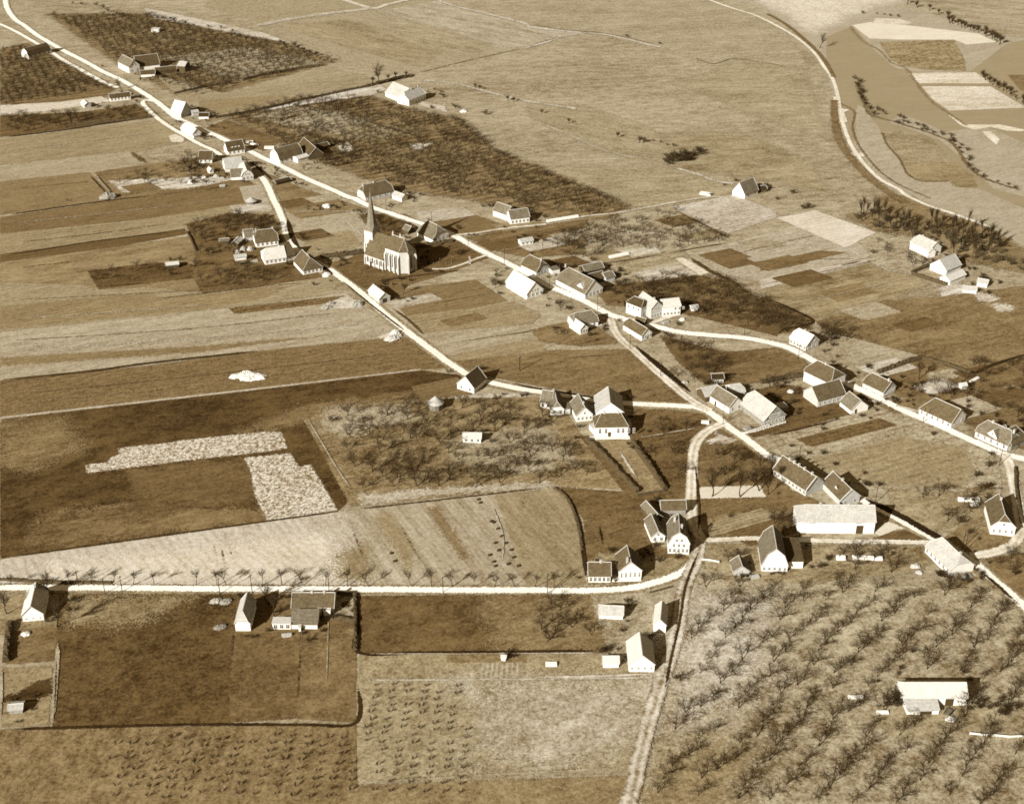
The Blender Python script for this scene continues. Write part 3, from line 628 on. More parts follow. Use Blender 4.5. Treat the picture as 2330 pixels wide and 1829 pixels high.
road([('J', 1080, 1200, 1150, 1380, 1230, 1520, 1330, 1700)], .2, 132, name='wheel_track', soft=.6, taper=9, thin=True, ragged=1.5); road([('J', 690, 1290, 760, 1450, 850, 1700)], .2, 138, name='wheel_track', soft=.6, taper=9, thin=True, ragged=1.5)
road([('J', 1860, 1100, 1920, 1250, 1975, 1420, 1965, 1700)], .5, 190, name='wheel_track', soft=.5, taper=9, thin=True, ragged=1.5); road([('J', 2090, 1070, 2200, 1260)], .5, 115, name='wheel_track', soft=.5, taper=9, thin=True, ragged=1.5)
road([('J', 350, 430, 500, 680, 620, 880, 740, 1050)], .6, 175, name='path', soft=.35, taper=6, thin=True, ragged=1.2)
road([('F', 700, 395, 820, 500)], .8, 215, name='path'); road([('F', 250, 300, 840, 295)], .6, 190, name='path')
# ditches and dark field edges
def ditch(xy, w=1.0, t=70, soft=.4): return road([xy], w, t, name='ditch', soft=soft, grain=.4, z0=.27, taper=10, thin=True, ragged=1.3)
ditch(('A', 730, 1440, 850, 1570, 930, 1660), 1.0, 85); ditch(('A', 790, 1440, 870, 1530, 950, 1620), .8, 80)
ditch(('A', 1060, 1240, 1130, 1300, 1240, 1370), 3, 105, 2)
ditch(('E', 0, 155, 400, 95, 830, 35, 1300, -20), 1.2, 72); ditch(('E', 0, 480, 300, 440, 800, 360, 1480, 280), 1.0, 70)
ditch(('E', 740, 748, 1000, 725, 1300, 695), .8, 75); ditch(('E', 1200, 850, 1700, 790, 2300, 720), .5, 80)
ditch(('E', 0, 1510, 700, 1440, 1300, 1360, 2176, 1265), 1.8, 74); ditch(('V', 0, 1187, 300, 1145, 730, 1086), .8, 66)
ditch(('V', 735, 1086, 1050, 1050, 1172, 1034), .8, 70); ditch(('V', 1172, 1034, 1206, 1058, 1228, 1110, 1240, 1180, 1246, 1240), 1.6, 66)
ditch(('V', 758, 1262, 760, 1330, 762, 1388, 900, 1388, 1100, 1386, 1290, 1384), 1.3, 62); ditch(('V', 757, 1446, 757, 1536, 640, 1541, 400, 1541, 0, 1551), 1.2, 62)
ditch(('V', 640, 1345, 635, 1430, 630, 1528), .2, 70); ditch(('M', 1950, 210, 1925, 520, 1890, 860), .2, 66); ditch(('M', 470, 640, 462, 900, 448, 1260), .4, 66)
ditch(('G', 1500, 650, 1050, 720, 700, 750), .9, 70); ditch(('G', 2080, 548, 1700, 610, 1500, 650), .9, 78); ditch(('G', 1540, 270, 1800, 400, 2080, 548), 1.0, 84)
ditch(('G', 1660, 650, 1850, 780, 2050, 880, 2176, 960), 2.6, 84, 1.2); ditch(('H', 60, 1015, 250, 1100, 435, 1195, 380, 1235, 190, 1275, 130, 1335), 1.6, 58)
ditch(('H', 0, 790, 400, 700, 880, 690), .6, 100); ditch(('H', 610, 755, 760, 725, 890, 695), 1.4, 84)
ditch(('H', 1250, 810, 1400, 860, 1540, 905), 2.0, 52); ditch(('H', 1250, 810, 1370, 750, 1440, 730), 1.8, 52)
ditch(('L', 970, 185, 1300, 60, 1500, 100, 1740, 180, 1900, 120, 2176, 30), 2.0, 58); ditch(('L', 1740, 180, 2000, 90, 2250, 0), 1.4, 60)
ditch(('L', -40, 270, 150, 235, 340, 205), 2.0, 50); ditch(('L', -20, 720, 500, 600, 700, 545), 1.2, 70)
ditch(('L', 800, 1190, 1000, 1285, 1200, 1385, 1450, 1530, 1700, 1690), 3.2, 50, .6); ditch(('P', 1760, 500, 1960, 670, 2176, 860), 1.6, 66)
ditch(('L', 2110, 960, 2120, 1150, 2165, 1400), 1.6, 60); ditch(('G', 1230, 1390, 1400, 1540, 1600, 1720), 2.2, 52); ditch(('K', 1160, 20, 1350, 190, 1560, 370), 2.4, 48)
ditch(('K', 0, 250, 200, 300, 400, 330, 700, 380, 980, 405), 1.4, 52); ditch(('F', 190, 350, 240, 520, 310, 620), 2.4, 66); ditch(('F', 310, 630, 440, 730, 600, 830), 3.0, 52)
ditch(('F', 620, 850, 900, 1080, 1200, 1310), 1.0, 78); ditch(('F', 1030, 1080, 1200, 1200, 1350, 1350), 1.2, 84); ditch(('A', 0, 1140, 500, 1080, 900, 1020, 1270, 965), 1.6, 55)
ditch(('B', 260, 860, 500, 910, 620, 930), 1.0, 66); ditch(('B', 800, 990, 1100, 1080, 1350, 1150), 1.2, 72); ditch(('T', 850, 330, 1050, 470, 1240, 650), 1.6, 62)
ditch(('C', 0, 380, 200, 330, 420, 290), .8, 128, 1); ditch(('C', 1350, 465, 1530, 530, 1700, 490, 2000, 530, 2176, 560), .9, 118, .8); ditch(('C', 0, 200, 300, 250, 600, 275, 800, 310, 1100, 385), 1.2, 118, 1)
ditch(('B', 1220, 620, 1700, 500, 2176, 395), .8, 122, 1); ditch(('G', 0, 1340, 300, 1300, 560, 1240), .6, 84); ditch(('G', 540, 1520, 800, 1500, 1200, 1470), .6, 88)
ditch(('O', 580, 220, 605, 350, 630, 500), .8, 60); ditch(('F', 850, 890, 1100, 850, 1500, 800, 1720, 770), .9, 60)
ditch(('O', 1430, 450, 1330, 700, 1290, 850, 1260, 1050, 1180, 1400, 1120, 1700), .9, 70); ditch(('V', 1480, 1150, 1486, 1090, 1480, 1000), .7, 70)
ditch(('K', 1560, 880, 1580, 1100, 1585, 1300), .6, 66); ditch(('H', 700, 1500, 900, 1420), .5, 90)

field('H', [700, 330, 900, 290, 1250, 390, 1500, 420, 1920, 490, 2000, 620, 2176, 720, 2176, 800, 1850, 740, 1560, 690, 1500, 540, 1220, 500, 930, 460], 134, 10, name='scrub_floor', blotch=.5, ragged=1.4)

for q, (xy, t) in enumerate([((0, 322, 180, 302, 350, 280), 176), ((0, 404, 230, 383), 110), ((0, 478, 250, 452, 500, 422), 170), ((0, 520, 200, 498, 390, 472), 112), ((0, 574, 200, 552), 104), ((0, 640, 350, 622, 690, 600), 112), ((0, 682, 300, 660, 480, 645), 176), ((0, 726, 400, 700, 750, 662), 122), ((0, 748, 400, 722, 800, 688), 186), ((0, 842, 400, 802, 880, 748), 102), ((0, 862, 500, 812), 140), ((1500, 555, 1640, 522, 1760, 495), 122), ((1590, 612, 1750, 578, 1900, 545), 118), ((1690, 648, 1850, 610, 1950, 590), 172), ((880, 655, 1000, 632, 1090, 618), 112), ((930, 735, 1060, 715, 1180, 700), 112)]):
    strip('headland', line('V', *xy), .5, t, soft=.7, taper=14, thin=True, ragged=1.4, z0=.25)

# ---------------------------------------------------------------- buildings
WIN = {}
def window_meshes(w, h, bar):
    key = (round(w, 2), round(h, 2), bar)
    if key not in WIN:
        b = Build(); f = bar
        b.box(-w/2-f, -w/2, -.07, .02, -f, h+f); b.box(w/2, w/2+f, -.07, .02, -f, h+f)
        b.box(-w/2, w/2, -.07, .02, h, h+f); b.box(-w/2, w/2, -.10, .02, -f, 0); b.box(-.04, .04, -.06, .0, 0, h); b.box(-w/2, -.04, -.05, .0, h*.6, h*.6+.07); b.box(.04, w/2, -.05, .0, h*.6, h*.6+.07)
        me = bpy.data.meshes.new('window'); me.from_pydata(b.v, [], b.f); me.materials.append(m_frame())
        p = Build(); p.box(-w/2+.002, w/2-.002, -.03, .015, .002, h-.002)
        pe = bpy.data.meshes.new('pane'); pe.from_pydata(p.v, [], p.f); pe.materials.append(m_glass())
        WIN[key] = (me, pe)
    return WIN[key]
class House:
    def __init__(s, name, label, cat, group=None):
        s.name, s.label, s.cat, s.group = name, label, cat, group; s.root = None
    def frame(s, t, L, M, R, d, main, lx, ly):
        m = np.array(sheet(t, *M)) if not isinstance(M[0], str) else np.array(sheet(*M))
        r = np.array(sheet(t, *R)) if not isinstance(R[0], str) else np.array(sheet(*R))
        ux = (r - m); LX = np.linalg.norm(ux); ux /= LX
        uy = np.array((-ux[1], ux[0]))
        if L is not None:
            l = np.array(sheet(t, *L)) if not isinstance(L[0], str) else np.array(sheet(*L))
            v = l - m
            if (main == 'L') or (main is None and np.linalg.norm(v) > LX * 1.1):
                uy = v / np.linalg.norm(v); ux = np.array((uy[1], -uy[0])); LX = max((r - m) @ ux, 2.0)
            LY = v @ uy
        else: LY = d
        if lx: LX = lx
        if ly: LY = ly
        if s.root is None:
            s.root = empty(s.name, (m[0], m[1], 0)); tag(s.root, s.label, s.cat, s.group); s.org = m
        return m - s.org, ux, uy, LX, max(LY, 1.5)
    def vol(s, t, M, R, L=None, d=6.0, ridge='R', e=2.7, pitch=47, rise=None, wall='white', roof='tile', ends='gg', f=.55, prof='gable', main=None,
            lx=None, ly=None, wr=0, wl=0, wb=0, gr=0, gl=0, ws=.09, chim=(), dr=0, dl=0, ov=.3, z0=0.0, cap=True, parapet=False):
        o, ux, uy, LX, LY = s.frame(t, L, M, R, d, main, lx, ly)
        root = s.root
        along = ridge == 'R'
        l, w = (LX, LY) if along else (LY, LX)
        if rise is None: rise = .88 * w / 2 * math.tan(math.radians(pitch))
        if e < 4.5: e *= .95
        def T(sv, yv, z):                       # ridge frame -> house
            x, y = (sv, yv) if along else (yv, sv)
            p = o + ux * x + uy * y
            return (p[0], p[1], z)
        flip = (lambda fc: fc) if along else (lambda fc: tuple(reversed(fc)))
        wm = wall_mat(wall)
        # walls
        if prof == 'lean':                      # one slope rising from the front to the back
            Z = lambda x, y, z: (*(o + ux * x + uy * y), z)
            b = Build(); b.hexa([Z(0, 0, z0), Z(LX, 0, z0), Z(LX, LY, z0), Z(0, LY, z0)], [Z(0, 0, e), Z(LX, 0, e), Z(LX, LY, e + rise), Z(0, LY, e + rise)]); wobj = b.obj('wall', wm, root)
            k = rise / LY; b = Build(); b.slab([Z(-.25, -.35, e - .35 * k + .2), Z(LX + .25, -.35, e - .35 * k + .2), Z(LX + .25, LY, e + rise + .2), Z(-.25, LY, e + rise + .2)], .18); robj = b.obj('roof', roof_mat(roof), root)
        elif prof == 'flat':
            b = Build(); b.box(0, LX, 0, LY, z0, e, lambda x, y, z: (*(o + ux * x + uy * y), z)); wobj = b.obj('wall', wm, root)
            b = Build(); b.box(-.2, LX + .2, -.2, LY + .2, e + .01, e + .25, lambda x, y, z: (*(o + ux * x + uy * y), z)); robj = b.obj('roof', roof_mat(roof), root)
        else:
            pf = [(0, 0.0), (w * .17, rise * .6), (w / 2, rise)] if prof == 'gambrel' else [(0, 0.0), (w / 2, rise)]
            b = Build(); V = []; F = []
            for k, end in enumerate(ends):
                sv = 0 if k == 0 else l
                cut = 1.0 if end == 'g' else (f if end == 'h' else 0.0)
                pts = [(0, z0), (w, z0), (w, e)]
                if prof == 'gambrel': pts += [(w - w * .17, e + rise * .6), (w / 2, e + rise), (w * .17, e + rise * .6)]
                elif cut >= .999: pts += [(w / 2, e + rise)]
                elif cut > 0: pts += [(w - cut * w / 2, e + cut * rise), (cut * w / 2, e + cut * rise)]
                pts += [(0, e)]
                b.add([T(sv, y, z) for y, z in pts], [tuple(range(len(pts)))])
            for y in (0, w): b.add([T(0, y, z0), T(l, y, z0), T(l, y, e), T(0, y, e)], [(0, 1, 2, 3)])
            wobj = b.obj('wall', wm, root)
            # roof
            b = Build(); c = Build(); th = .22; up = .22
            slope = [((pf[i + 1][1] - pf[i][1]) / (pf[i + 1][0] - pf[i][0])) for i in range(len(pf) - 1)]
            ye, ze = -ov, e - ov * slope[0] + up
            for side in (0, 1):
                Y = (lambda y: y) if side == 0 else (lambda y: w - y)
                if prof == 'gambrel':
                    y1, z1 = pf[1][0], e + pf[1][1] + up
                    b.slab([T(-ov, Y(ye), ze), T(l + ov, Y(ye), ze), T(l + ov, Y(y1), z1), T(-ov, Y(y1), z1)], th)
                    b.slab([T(-ov, Y(y1), z1 + .01), T(l + ov, Y(y1), z1 + .01), T(l + ov, Y(w / 2), e + rise + up), T(-ov, Y(w / 2), e + rise + up)], th)
                    for sv in (-ov, l + ov): c.tube([T(sv, Y(ye), ze), T(sv, Y(y1), z1), T(sv, Y(w / 2), e + rise + up)], [.11] * 3)
                    continue
                poly = [T(-ov, Y(ye), ze), T(l + ov, Y(ye), ze)]
                ins = []
                for k in (1, 0):
                    end = ends[k]; sv = (l + ov) if k else -ov
                    if end == 'g':
                        q = [T(sv, Y(w / 2), e + rise + up)]; c.tube([T(sv, Y(ye), ze), q[0]], [.11, .11])
                    else:
                        cut = f if end == 'h' else None
                        if cut is None: inset = rise / math.tan(math.radians(54)); yf, zf = ye, ze
                        else: inset = (1 - cut) * rise / math.tan(math.radians(52)); yf, zf = cut * w / 2, e + cut * rise + up
                        a = T(sv, Y(yf), zf); rr = T((l - inset) if k else inset, Y(w / 2), e + rise + up)
                        c.tube([a, rr], [.10, .10])
                        q = [a, rr] if (k == 1) else [rr, a]
                        if cut is None: q = [rr]
                        elif k == 1: c.tube([T(sv, Y(ye), ze), a], [.11, .11])
                        else: c.tube([T(sv, Y(ye), ze), a], [.11, .11])
                        if side == 0: b.slab([T(sv, yf, zf), T(sv, w - yf, zf), rr], th)
                    ins.append(q)
                poly += ins[0] + ins[1]
                b.slab(poly, th)
            r0 = 0 if ends[0] == 'g' else ((1 - f) if ends[0] == 'h' else 1) * rise / math.tan(math.radians(53))
            r1 = 0 if ends[1] == 'g' else ((1 - f) if ends[1] == 'h' else 1) * rise / math.tan(math.radians(53))
            robj = b.obj('roof', roof_mat(roof), root)
            c.tube([T(r0 - (ov if not r0 else 0), w / 2, e + rise + up + .04), T(l - r1 + (ov if not r1 else 0), w / 2, e + rise + up + .04)], [.16, .16])
            if cap: c.obj('ridge_cap', m_ridge(), robj)
            if parapet:
                for sv in (-ov - .1, l + ov - .2):
                    q = Build(); 
                    for a, bb in (((0 - ov), w / 2), (w + ov, w / 2)):
                        za = e - ov * slope[0] + up
                        q.hexa([T(sv, a, za - .2), T(sv + .35, a, za - .2), T(sv + .35, bb, e + rise), T(sv, bb, e + rise)],
                               [T(sv, a, za + .3), T(sv + .35, a, za + .3), T(sv + .35, bb, e + rise + .6), T(sv, bb, e + rise + .6)])
                    q.obj('gable_parapet', wall_mat('pale'), robj)
            for ch in chim:
                fr_, off = ch if isinstance(ch, tuple) else (ch, 0.0)
                q = Build(); cs, cy = fr_ * l, w / 2 + off
                zt = e + rise + 1.0; zb = e + rise - abs(off) * slope[0] - .6
                q.hexa([T(cs - .35, cy - .35, zb), T(cs + .35, cy - .35, zb), T(cs + .35, cy + .35, zb), T(cs - .35, cy + .35, zb)],
                       [T(cs - .35, cy - .35, zt), T(cs + .35, cy - .35, zt), T(cs + .35, cy + .35, zt), T(cs - .35, cy + .35, zt)])
                q.hexa([T(cs - .43, cy - .43, zt + .003), T(cs + .43, cy - .43, zt + .003), T(cs + .43, cy + .43, zt + .003), T(cs - .43, cy + .43, zt + .003)],
                       [T(cs - .43, cy - .43, zt + .15), T(cs + .43, cy - .43, zt + .15), T(cs + .43, cy + .43, zt + .15), T(cs - .43, cy + .43, zt + .15)])
                q.obj('chimney', m_chim(), robj)
        # openings
        def place(face, n, w_, h_, z_, lo=0.0, hi=1.0, skip=()):
            ln = LX if face in 'r' else LY
            for k in range(n):
                if k in skip: continue
                u = (lo + (hi - lo) * (k + .5) / n) * ln
                s.opening(o, ux, uy, LX, LY, face, u, z_, w_, h_, ws)
        for face, n in (('r', wr), ('l', wl), ('b', wb)):
            if not n: continue
            n, w_, h_, z_ = (n if isinstance(n, tuple) else (n, 1.0, 1.45, .85))[:4]
            place(face, n, w_, h_, z_)
        for face, n in (('r', gr), ('l', gl)):
            if not n: continue
            n, w_, h_, z_ = (n if isinstance(n, tuple) else (n, .8, 1.1, e + .35))[:4]
            place(face, n, w_, h_, z_, .26, .74)
        for face, n in (('r', dr), ('l', dl)):
            if n: s.door(o, ux, uy, LX, LY, face, n)
        s.last = (o, ux, uy, LX, LY)
        return s
    def opening(s, o, ux, uy, LX, LY, face, u, z, w, h, ws):
        if face == 'r': p = o + ux * u; d = ux
        elif face == 'l': p = o + uy * (LY - u); d = -uy
        else: p = o + ux * LX + uy * u; d = uy
        me, pe = window_meshes(w, h, ws)
        a = link('window', me, s.root, (p[0], p[1], z)); a.rotation_euler = (0, 0, math.atan2(d[1], d[0]))
        link('pane', pe, a)
    def door(s, o, ux, uy, LX, LY, face, at):
        fr_, w, h = at if isinstance(at, tuple) else (at, 1.1, 2.1)
        if face == 'r': p = o + ux * fr_ * LX; d = ux
        else: p = o + uy * LY * (1 - fr_); d = -uy
        b = Build(); b.box(-w / 2, w / 2, -.05, .03, .02, h)
        q = b.obj('door', m_door(), s.root, (p[0], p[1], 0)); q.rotation_euler = (0, 0, math.atan2(d[1], d[0]))
    def dormer(s, u, z, w=1.6, h=1.3, back=2.2, roof='tile', face='r', wall='white'):
        """a small gabled dormer standing on the slope above face"""
        o, ux, uy, LX, LY = s.last
        if face == 'r': p = o + ux * u * LX + uy * 1.2; d, n = ux, uy
        else: p = o + uy * (1 - u) * LY + ux * 1.2; d, n = -uy, ux
        T = lambda x, y, zz: (*(p + d * x + n * y), zz)
        b = Build()
        b.add([T(-w/2, 0, z), T(w/2, 0, z), T(w/2, 0, z+h), T(0, 0, z+h+w*.45), T(-w/2, 0, z+h)], [(0, 1, 2, 3, 4)])
        for x in (-w/2, w/2): b.add([T(x, 0, z), T(x, back, z), T(x, back, z+h), T(x, 0, z+h)], [(0, 1, 2, 3)])
        q = b.obj('dormer', wall_mat(wall), s.root)
        b = Build()
        for sg in (-1, 1): b.slab([T(sg*(w/2+.15), -.2, z+h), T(sg*(w/2+.15), back+.8, z+h), T(0, back+.8, z+h+w*.45+.15), T(0, -.2, z+h+w*.45+.15)], .12)
        b.obj('dormer_roof', roof_mat(roof), q)
        return s

def house(label, cat='house', name=None, group=None):
    return House(name or {'house': 'house', 'farmhouse': 'farmhouse', 'barn': 'barn', 'shed': 'shed'}.get(cat, cat), label, cat, group)

# --- upper left, along the two roads
house('dark-roofed farmhouse with white round gable among orchard trees by the far left road', 'farmhouse').vol('A', (240, 490), (425, 442), (182, 472), ridge='R', e=3.0, prof='gambrel', wall='white', roof='tile', wr=5, main='R')
h = house('large farm with pale cross house and dark barn north of the road fork', 'farmhouse')
h.vol('A', (1068, 606), (1138, 578), (980, 562), ridge='L', e=4.6, pitch=48, roof='grey', wall='white', wr=2, gr=2, wl=3)
h.vol('A', (1136, 585), (1322, 562), (1080, 560), ridge='R', e=3.0, roof='tile', wall='white', ly=13, wr=0, pitch=45)
h.vol('A', (1165, 640), (1282, 632), d=6, ridge='R', e=2.2, roof='tile', wall='white', pitch=35)
house('long low dark cart shed beside the large farm at the upper left', 'shed').vol('A', (1290, 618), (1462, 600), d=6, ridge='R', e=2.4, roof='tile', wall='dark', pitch=35)
house('small pale-roofed hay barn beside the long cart shed at the upper left', 'barn').vol('A', (1530, 600), (1572, 575), (1492, 580), ridge='L', e=4.5, roof='pale', wall='dark', pitch=30)
house('dark-roofed cottage with white pointed gable standing between the two roads', 'house').vol('A', (912, 842), (1080, 822), (866, 832), ridge='R', e=2.8, roof='tile', wall='white', wr=6, main='R')
house('small shed with a pale roof left of the cottage between the roads', 'shed').vol('A', (700, 897), (736, 874), (668, 872), ridge='L', e=2.2, roof='white', wall='pale', pitch=35)
h = house('steep white house with timbered gable on the outer side of the main road', 'house')
h.vol('A', (1496, 976), (1590, 938), (1457, 938), ridge='L', e=3.0, pitch=52, roof='white', wall='pale', wr=3, gr=2, ws=.2, main='R')
h.vol('A', (1590, 958), (1640, 950), d=4, ridge='R', e=2.2, roof='pale', wall='pale', pitch=25)
house('low white shed with black roof right of the timbered white house', 'shed').vol('A', (1642, 985), (1722, 985), d=5, ridge='R', e=2.0, roof='black', wall='white', pitch=35)
h = house('white house with glaring white roof wedged between main and back road', 'house')
h.vol('A', (1590, 1142), (1652, 1118), (1495, 1088), ridge='L', e=2.6, roof='white', wall='white', main='L', ends='gh', wr=2)
house('tiny white shed at the gable of the house wedged between the roads', 'shed').vol('A', (1600, 1148), (1650, 1135), d=2.5, ridge='R', e=1.8, roof='pale', wall='white', pitch=30)
house('dark-roofed cottage with narrow white wall where the back road ends', 'house').vol('T', (200, 372), (378, 372), (140, 330), ridge='R', e=2.6, roof='tile', wall='white', main='R', ly=8, wr=3)
house('dark-roofed roadside cottage with white dormers beside the main road bend', 'house').vol('T', (600, 268), (830, 232), (540, 235), ridge='R', e=3.0, roof='tile', wall='white', wr=4, main='R', ly=9).dormer(.3, 3.4).dormer(.5, 3.4).dormer(.7, 3.4)
h = house('pale-roofed farmhouse with three round white gables at the head of the back road', 'farmhouse')
h.vol('T', (570, 500), (800, 470), (505, 460), ridge='R', e=2.8, prof='gambrel', roof='pale', wall='white', main='R', ly=9)
h.vol('T', (645, 610), (790, 600), (622, 580), ridge='R', e=2.6, prof='gambrel', roof='grey', wall='white', main='R', ly=7)
h.vol('T', (790, 615), (950, 598), (730, 500), ridge='L', e=3.0, prof='gambrel', roof='white', wall='pale', wr=3, main='R', ly=14, gr=3)
house('small white-gabled shed left of the farmhouse with round gables', 'shed').vol('T', (350, 520), (400, 510), d=4, ridge='L', e=1.8, roof='white', wall='white', pitch=50)
house('white box-shaped hut alone among the far left orchard rows', 'hut').vol('A', (1250, 268), (1315, 270), d=4, prof='flat', e=2.6, roof='white', wall='white')
h = house('half-buried dark timber shed beside the hedge above the back road', 'shed')
h.vol('T', (1265, 680), (1470, 630), d=5, ridge='R', e=1.4, roof='black', wall='dark', pitch=22)
h = house('dark-roofed farmhouse with white gable end touching the main road', 'farmhouse')
h.vol('T', (1312, 385), (1628, 300), (1182, 318), ridge='R', e=2.9, prof='gambrel', roof='mid', wall='white', main='R', wr=5)
h.vol('T', (1560, 372), (1705, 330), d=5, ridge='R', e=2.6, roof='white', wall='white', pitch=25)
house('narrow barn with bright ridge behind the farmhouse touching the main road', 'barn').vol('T', (1720, 330), (1800, 330), (1560, 190), ridge='L', e=3, roof='tile', wall='dark', main='L', lx=9)
house('open-fronted black shed behind the narrow barn in the orchard', 'shed').vol('T', (1830, 208), (1992, 165), d=5, ridge='R', e=2.2, roof='tile', wall='dark', pitch=30)
# --- the farm far out in the meadow
h = house('pale-roofed T-shaped farmhouse standing alone at the edge of the far meadow', 'farmhouse')
h.vol('B', (1200, 876), (1338, 822), (1130, 842), ridge='R', e=4.2, pitch=42, roof='pale', wall='white', ends='hh', wr=6, wl=3, ws=.16, main='R', chim=(.5, .9))
h.vol('B', (1135, 850), (1200, 790), (1005, 796), ridge='L', e=3.0, pitch=42, roof='pale', wall='white', main='L', lx=14)
h = house('half-hipped dark farmhouse on the far side of the main road above the spire', 'farmhouse')
h.vol('B', (842, 1666), (1072, 1612), (750, 1626), ridge='R', e=3.2, pitch=48, roof='mid', wall='pale', ends='hh', f=.45, main='R', wr=(5, 1.2, 1.6, .9), ws=.14, chim=(.08, .45))
h.vol('B', (1140, 1668), (1196, 1652), (1062, 1640), ridge='L', e=2.4, roof='pale', wall='white', pitch=35)
h = house('lone white house with tall blank gable at the end of the meadow path', 'house')
h.vol('C', (1792, 1645), (1902, 1602), (1690, 1622), ridge='R', e=2.8, pitch=56, roof='grey', wall='white', main='R', wr=2, ly=9)
h.vol('C', (1905, 1592), (1975, 1585), d=5, ridge='R', e=1.8, roof='black', wall='dark', pitch=30)
# --- farm left of the church
h = house('dark-roofed farmhouse with white gable left of the church and its lane', 'farmhouse')
h.vol('U', (985, 508), (1292, 470), (918, 450), ridge='R', e=3.0, roof='mid', wall='white', ends='hh', f=.5, main='R', wr=5, chim=(.1, .85), ly=10)
h.vol('U', (840, 420), (960, 400), (820, 390), ridge='R', e=2.6, roof='grey', wall='pale', ly=6)
h = house('broad farmhouse with glaring roof and dark right bay beside the bending lane', 'farmhouse')
h.vol('U', (1110, 745), (1400, 702), (1018, 650), ridge='R', e=2.8, pitch=45, roof='white', wall='white', main='R', ends='hg', f=.4, wr=5)
h.vol('U', (1400, 700), (1530, 660), d=12, ridge='R', e=2.8, pitch=44, roof='mid', wall='white', cap=False)
h = house('hipped dark-roofed house with white front by the lane left of the church', 'house')
h.vol('U', (1635, 885), (1900, 830), (1440, 745), ridge='L', e=2.7, pitch=46, roof='mid', wall='white', ends='pg', main='R', wr=(5, 1.0, 1.6, .7), ly=14, chim=((.45, 0),))
house('small barn with white slanting roof in the farmyard left of the church', 'shed').vol('U', (740, 500), (805, 440), (692, 455), ridge='R', e=2.4, roof='white', wall='dark', pitch=35)
house('tiny shed on posts behind the hedge of the farmyard left of the church', 'shed').vol('U', (490, 465), (610, 455), d=3.5, ridge='R', e=1.9, roof='grey', wall='dark', pitch=25)
house('little white hen house in the farmyard below the slanting-roofed barn', 'hut').vol('U', (700, 690), (850, 670), d=3, ridge='R', e=1.8, roof='pale', wall='white', pitch=30)
house('open shed with bright roof edge in the scrub of the left field', 'shed').vol('E', (1375, 592), (1478, 580), d=4, ridge='R', e=2.2, roof='white', wall='dark', pitch=18)
house('low pale-roofed barn with dark doorway beside the lane below the church', 'barn').vol('F', (955, 1058), (1012, 1052), (865, 988), ridge='L', e=2.8, roof='white', wall='pale', main='L', pitch=42, lx=6, dr=(.5, 2.4, 2.2))
# --- behind and right of the church
h = house('round-shouldered thatched farmhouse behind the church choir', 'farmhouse')
h.vol('W', (1500, 1010), (1800, 905), (1310, 960), ridge='L', e=2.6, pitch=48, roof='thatch', wall='white', ends='hh', f=.4, main='R', wr=4, ly=13)
h = house('small timber shed half hidden behind the church roof', 'shed')
h.vol('W', (1050, 850), (1170, 800), (960, 810), ridge='L', e=2.2, roof='grey', wall='dark', pitch=40)
h = house('L-shaped white house at the start of the meadow path', 'house')
h.vol('G', (226, 406), (380, 386), (150, 345), ridge='R', e=3.6, pitch=44, roof='grey', wall='white', ends='gg', main='R', wr=5, ly=8)
h.vol('G', (190, 370), (260, 340), (150, 330), ridge='L', e=3.6, pitch=46, roof='grey', wall='white', lx=7.5, ly=10, cap=True)
house('low pale hut in the plot behind the church farm', 'hut').vol('G', (312, 582), (410, 565), d=4, ridge='R', e=2.2, roof='pale', wall='white', pitch=30, wr=3)
h = house('half-hipped dark house with brick gable on the outer bend of the main road', 'house')
h.vol('G', (436, 832), (562, 800), (310, 772), ridge='L', e=3.0, pitch=48, roof='mid', wall='pale', ends='hh', f=.5, main='L', wr=4, gr=3, ws=.16, chim=(.1,))
house('flat-roofed white outhouse right of the half-hipped brick-gabled house', 'shed').vol('G', (565, 815), (630, 802), d=4, prof='flat', e=2.4, roof='grey', wall='white')
house('glaring white-roofed barn with dark timbered gable facing the main road', 'barn').vol('G', (356, 1022), (462, 962), (186, 918), ridge='L', e=3.0, pitch=48, roof='white', wall='white', main='L', wr=4, gr=3, ws=.2)
h = house('long thatched farmhouse with pale dormer gable right along the main road', 'farmhouse')
h.vol('R', (925, 495), (1142, 412), (570, 310), ridge='L', e=3.0, pitch=47, roof='thatch', wall='white', ends='gh', f=.35, main='L', wr=(5, 1.1, 1.6, .8), ws=.1, chim=(.98,))
h.dormer(.78, 3.2, w=6.5, h=.4, back=3.5, roof='pale', face='l')
house('open cart shed with brown roof behind the long thatched farmhouse', 'shed').vol('R', (935, 210), (1165, 160), (880, 170), ridge='R', e=2.6, roof='grey', wall='dark', main='R', pitch=32, ly=7)
h = house('low dark barn with a light end bay behind the long thatched farmhouse', 'barn')
h.vol('R', (1010, 310), (1180, 270), d=7, ridge='R', e=2.2, roof='tile', wall='dark', pitch=32)
h.vol('R', (1190, 290), (1300, 262), d=6, ridge='R', e=2.4, roof='grey', wall='pale', pitch=32)
h = house('two-storey white house with tall gabled middle wing above the crossroads', 'house')
h.vol('R', (1620, 730), (1700, 712), (1438, 660), ridge='L', e=5.6, pitch=30, roof='slate', wall='white', ends='pp', main='L', wr=(2, 1.0, 1.5, .8), wl=(3, 1.0, 1.5, 3.3), lx=8)
h.vol('R', (1745, 740), (1880, 705), (1640, 680), ridge='L', e=5.4, pitch=48, roof='pale', wall='pale', main='R', wr=(4, .9, 1.5, .8), gr=(3, .9, 1.4, 4.2), ws=.16, ly=12, chim=(.2,))
h.vol('R', (1890, 715), (2108, 692), d=8, ridge='R', e=5.0, pitch=32, roof='white', wall='white', wr=(5, .9, 1.2, .9), gr=0)
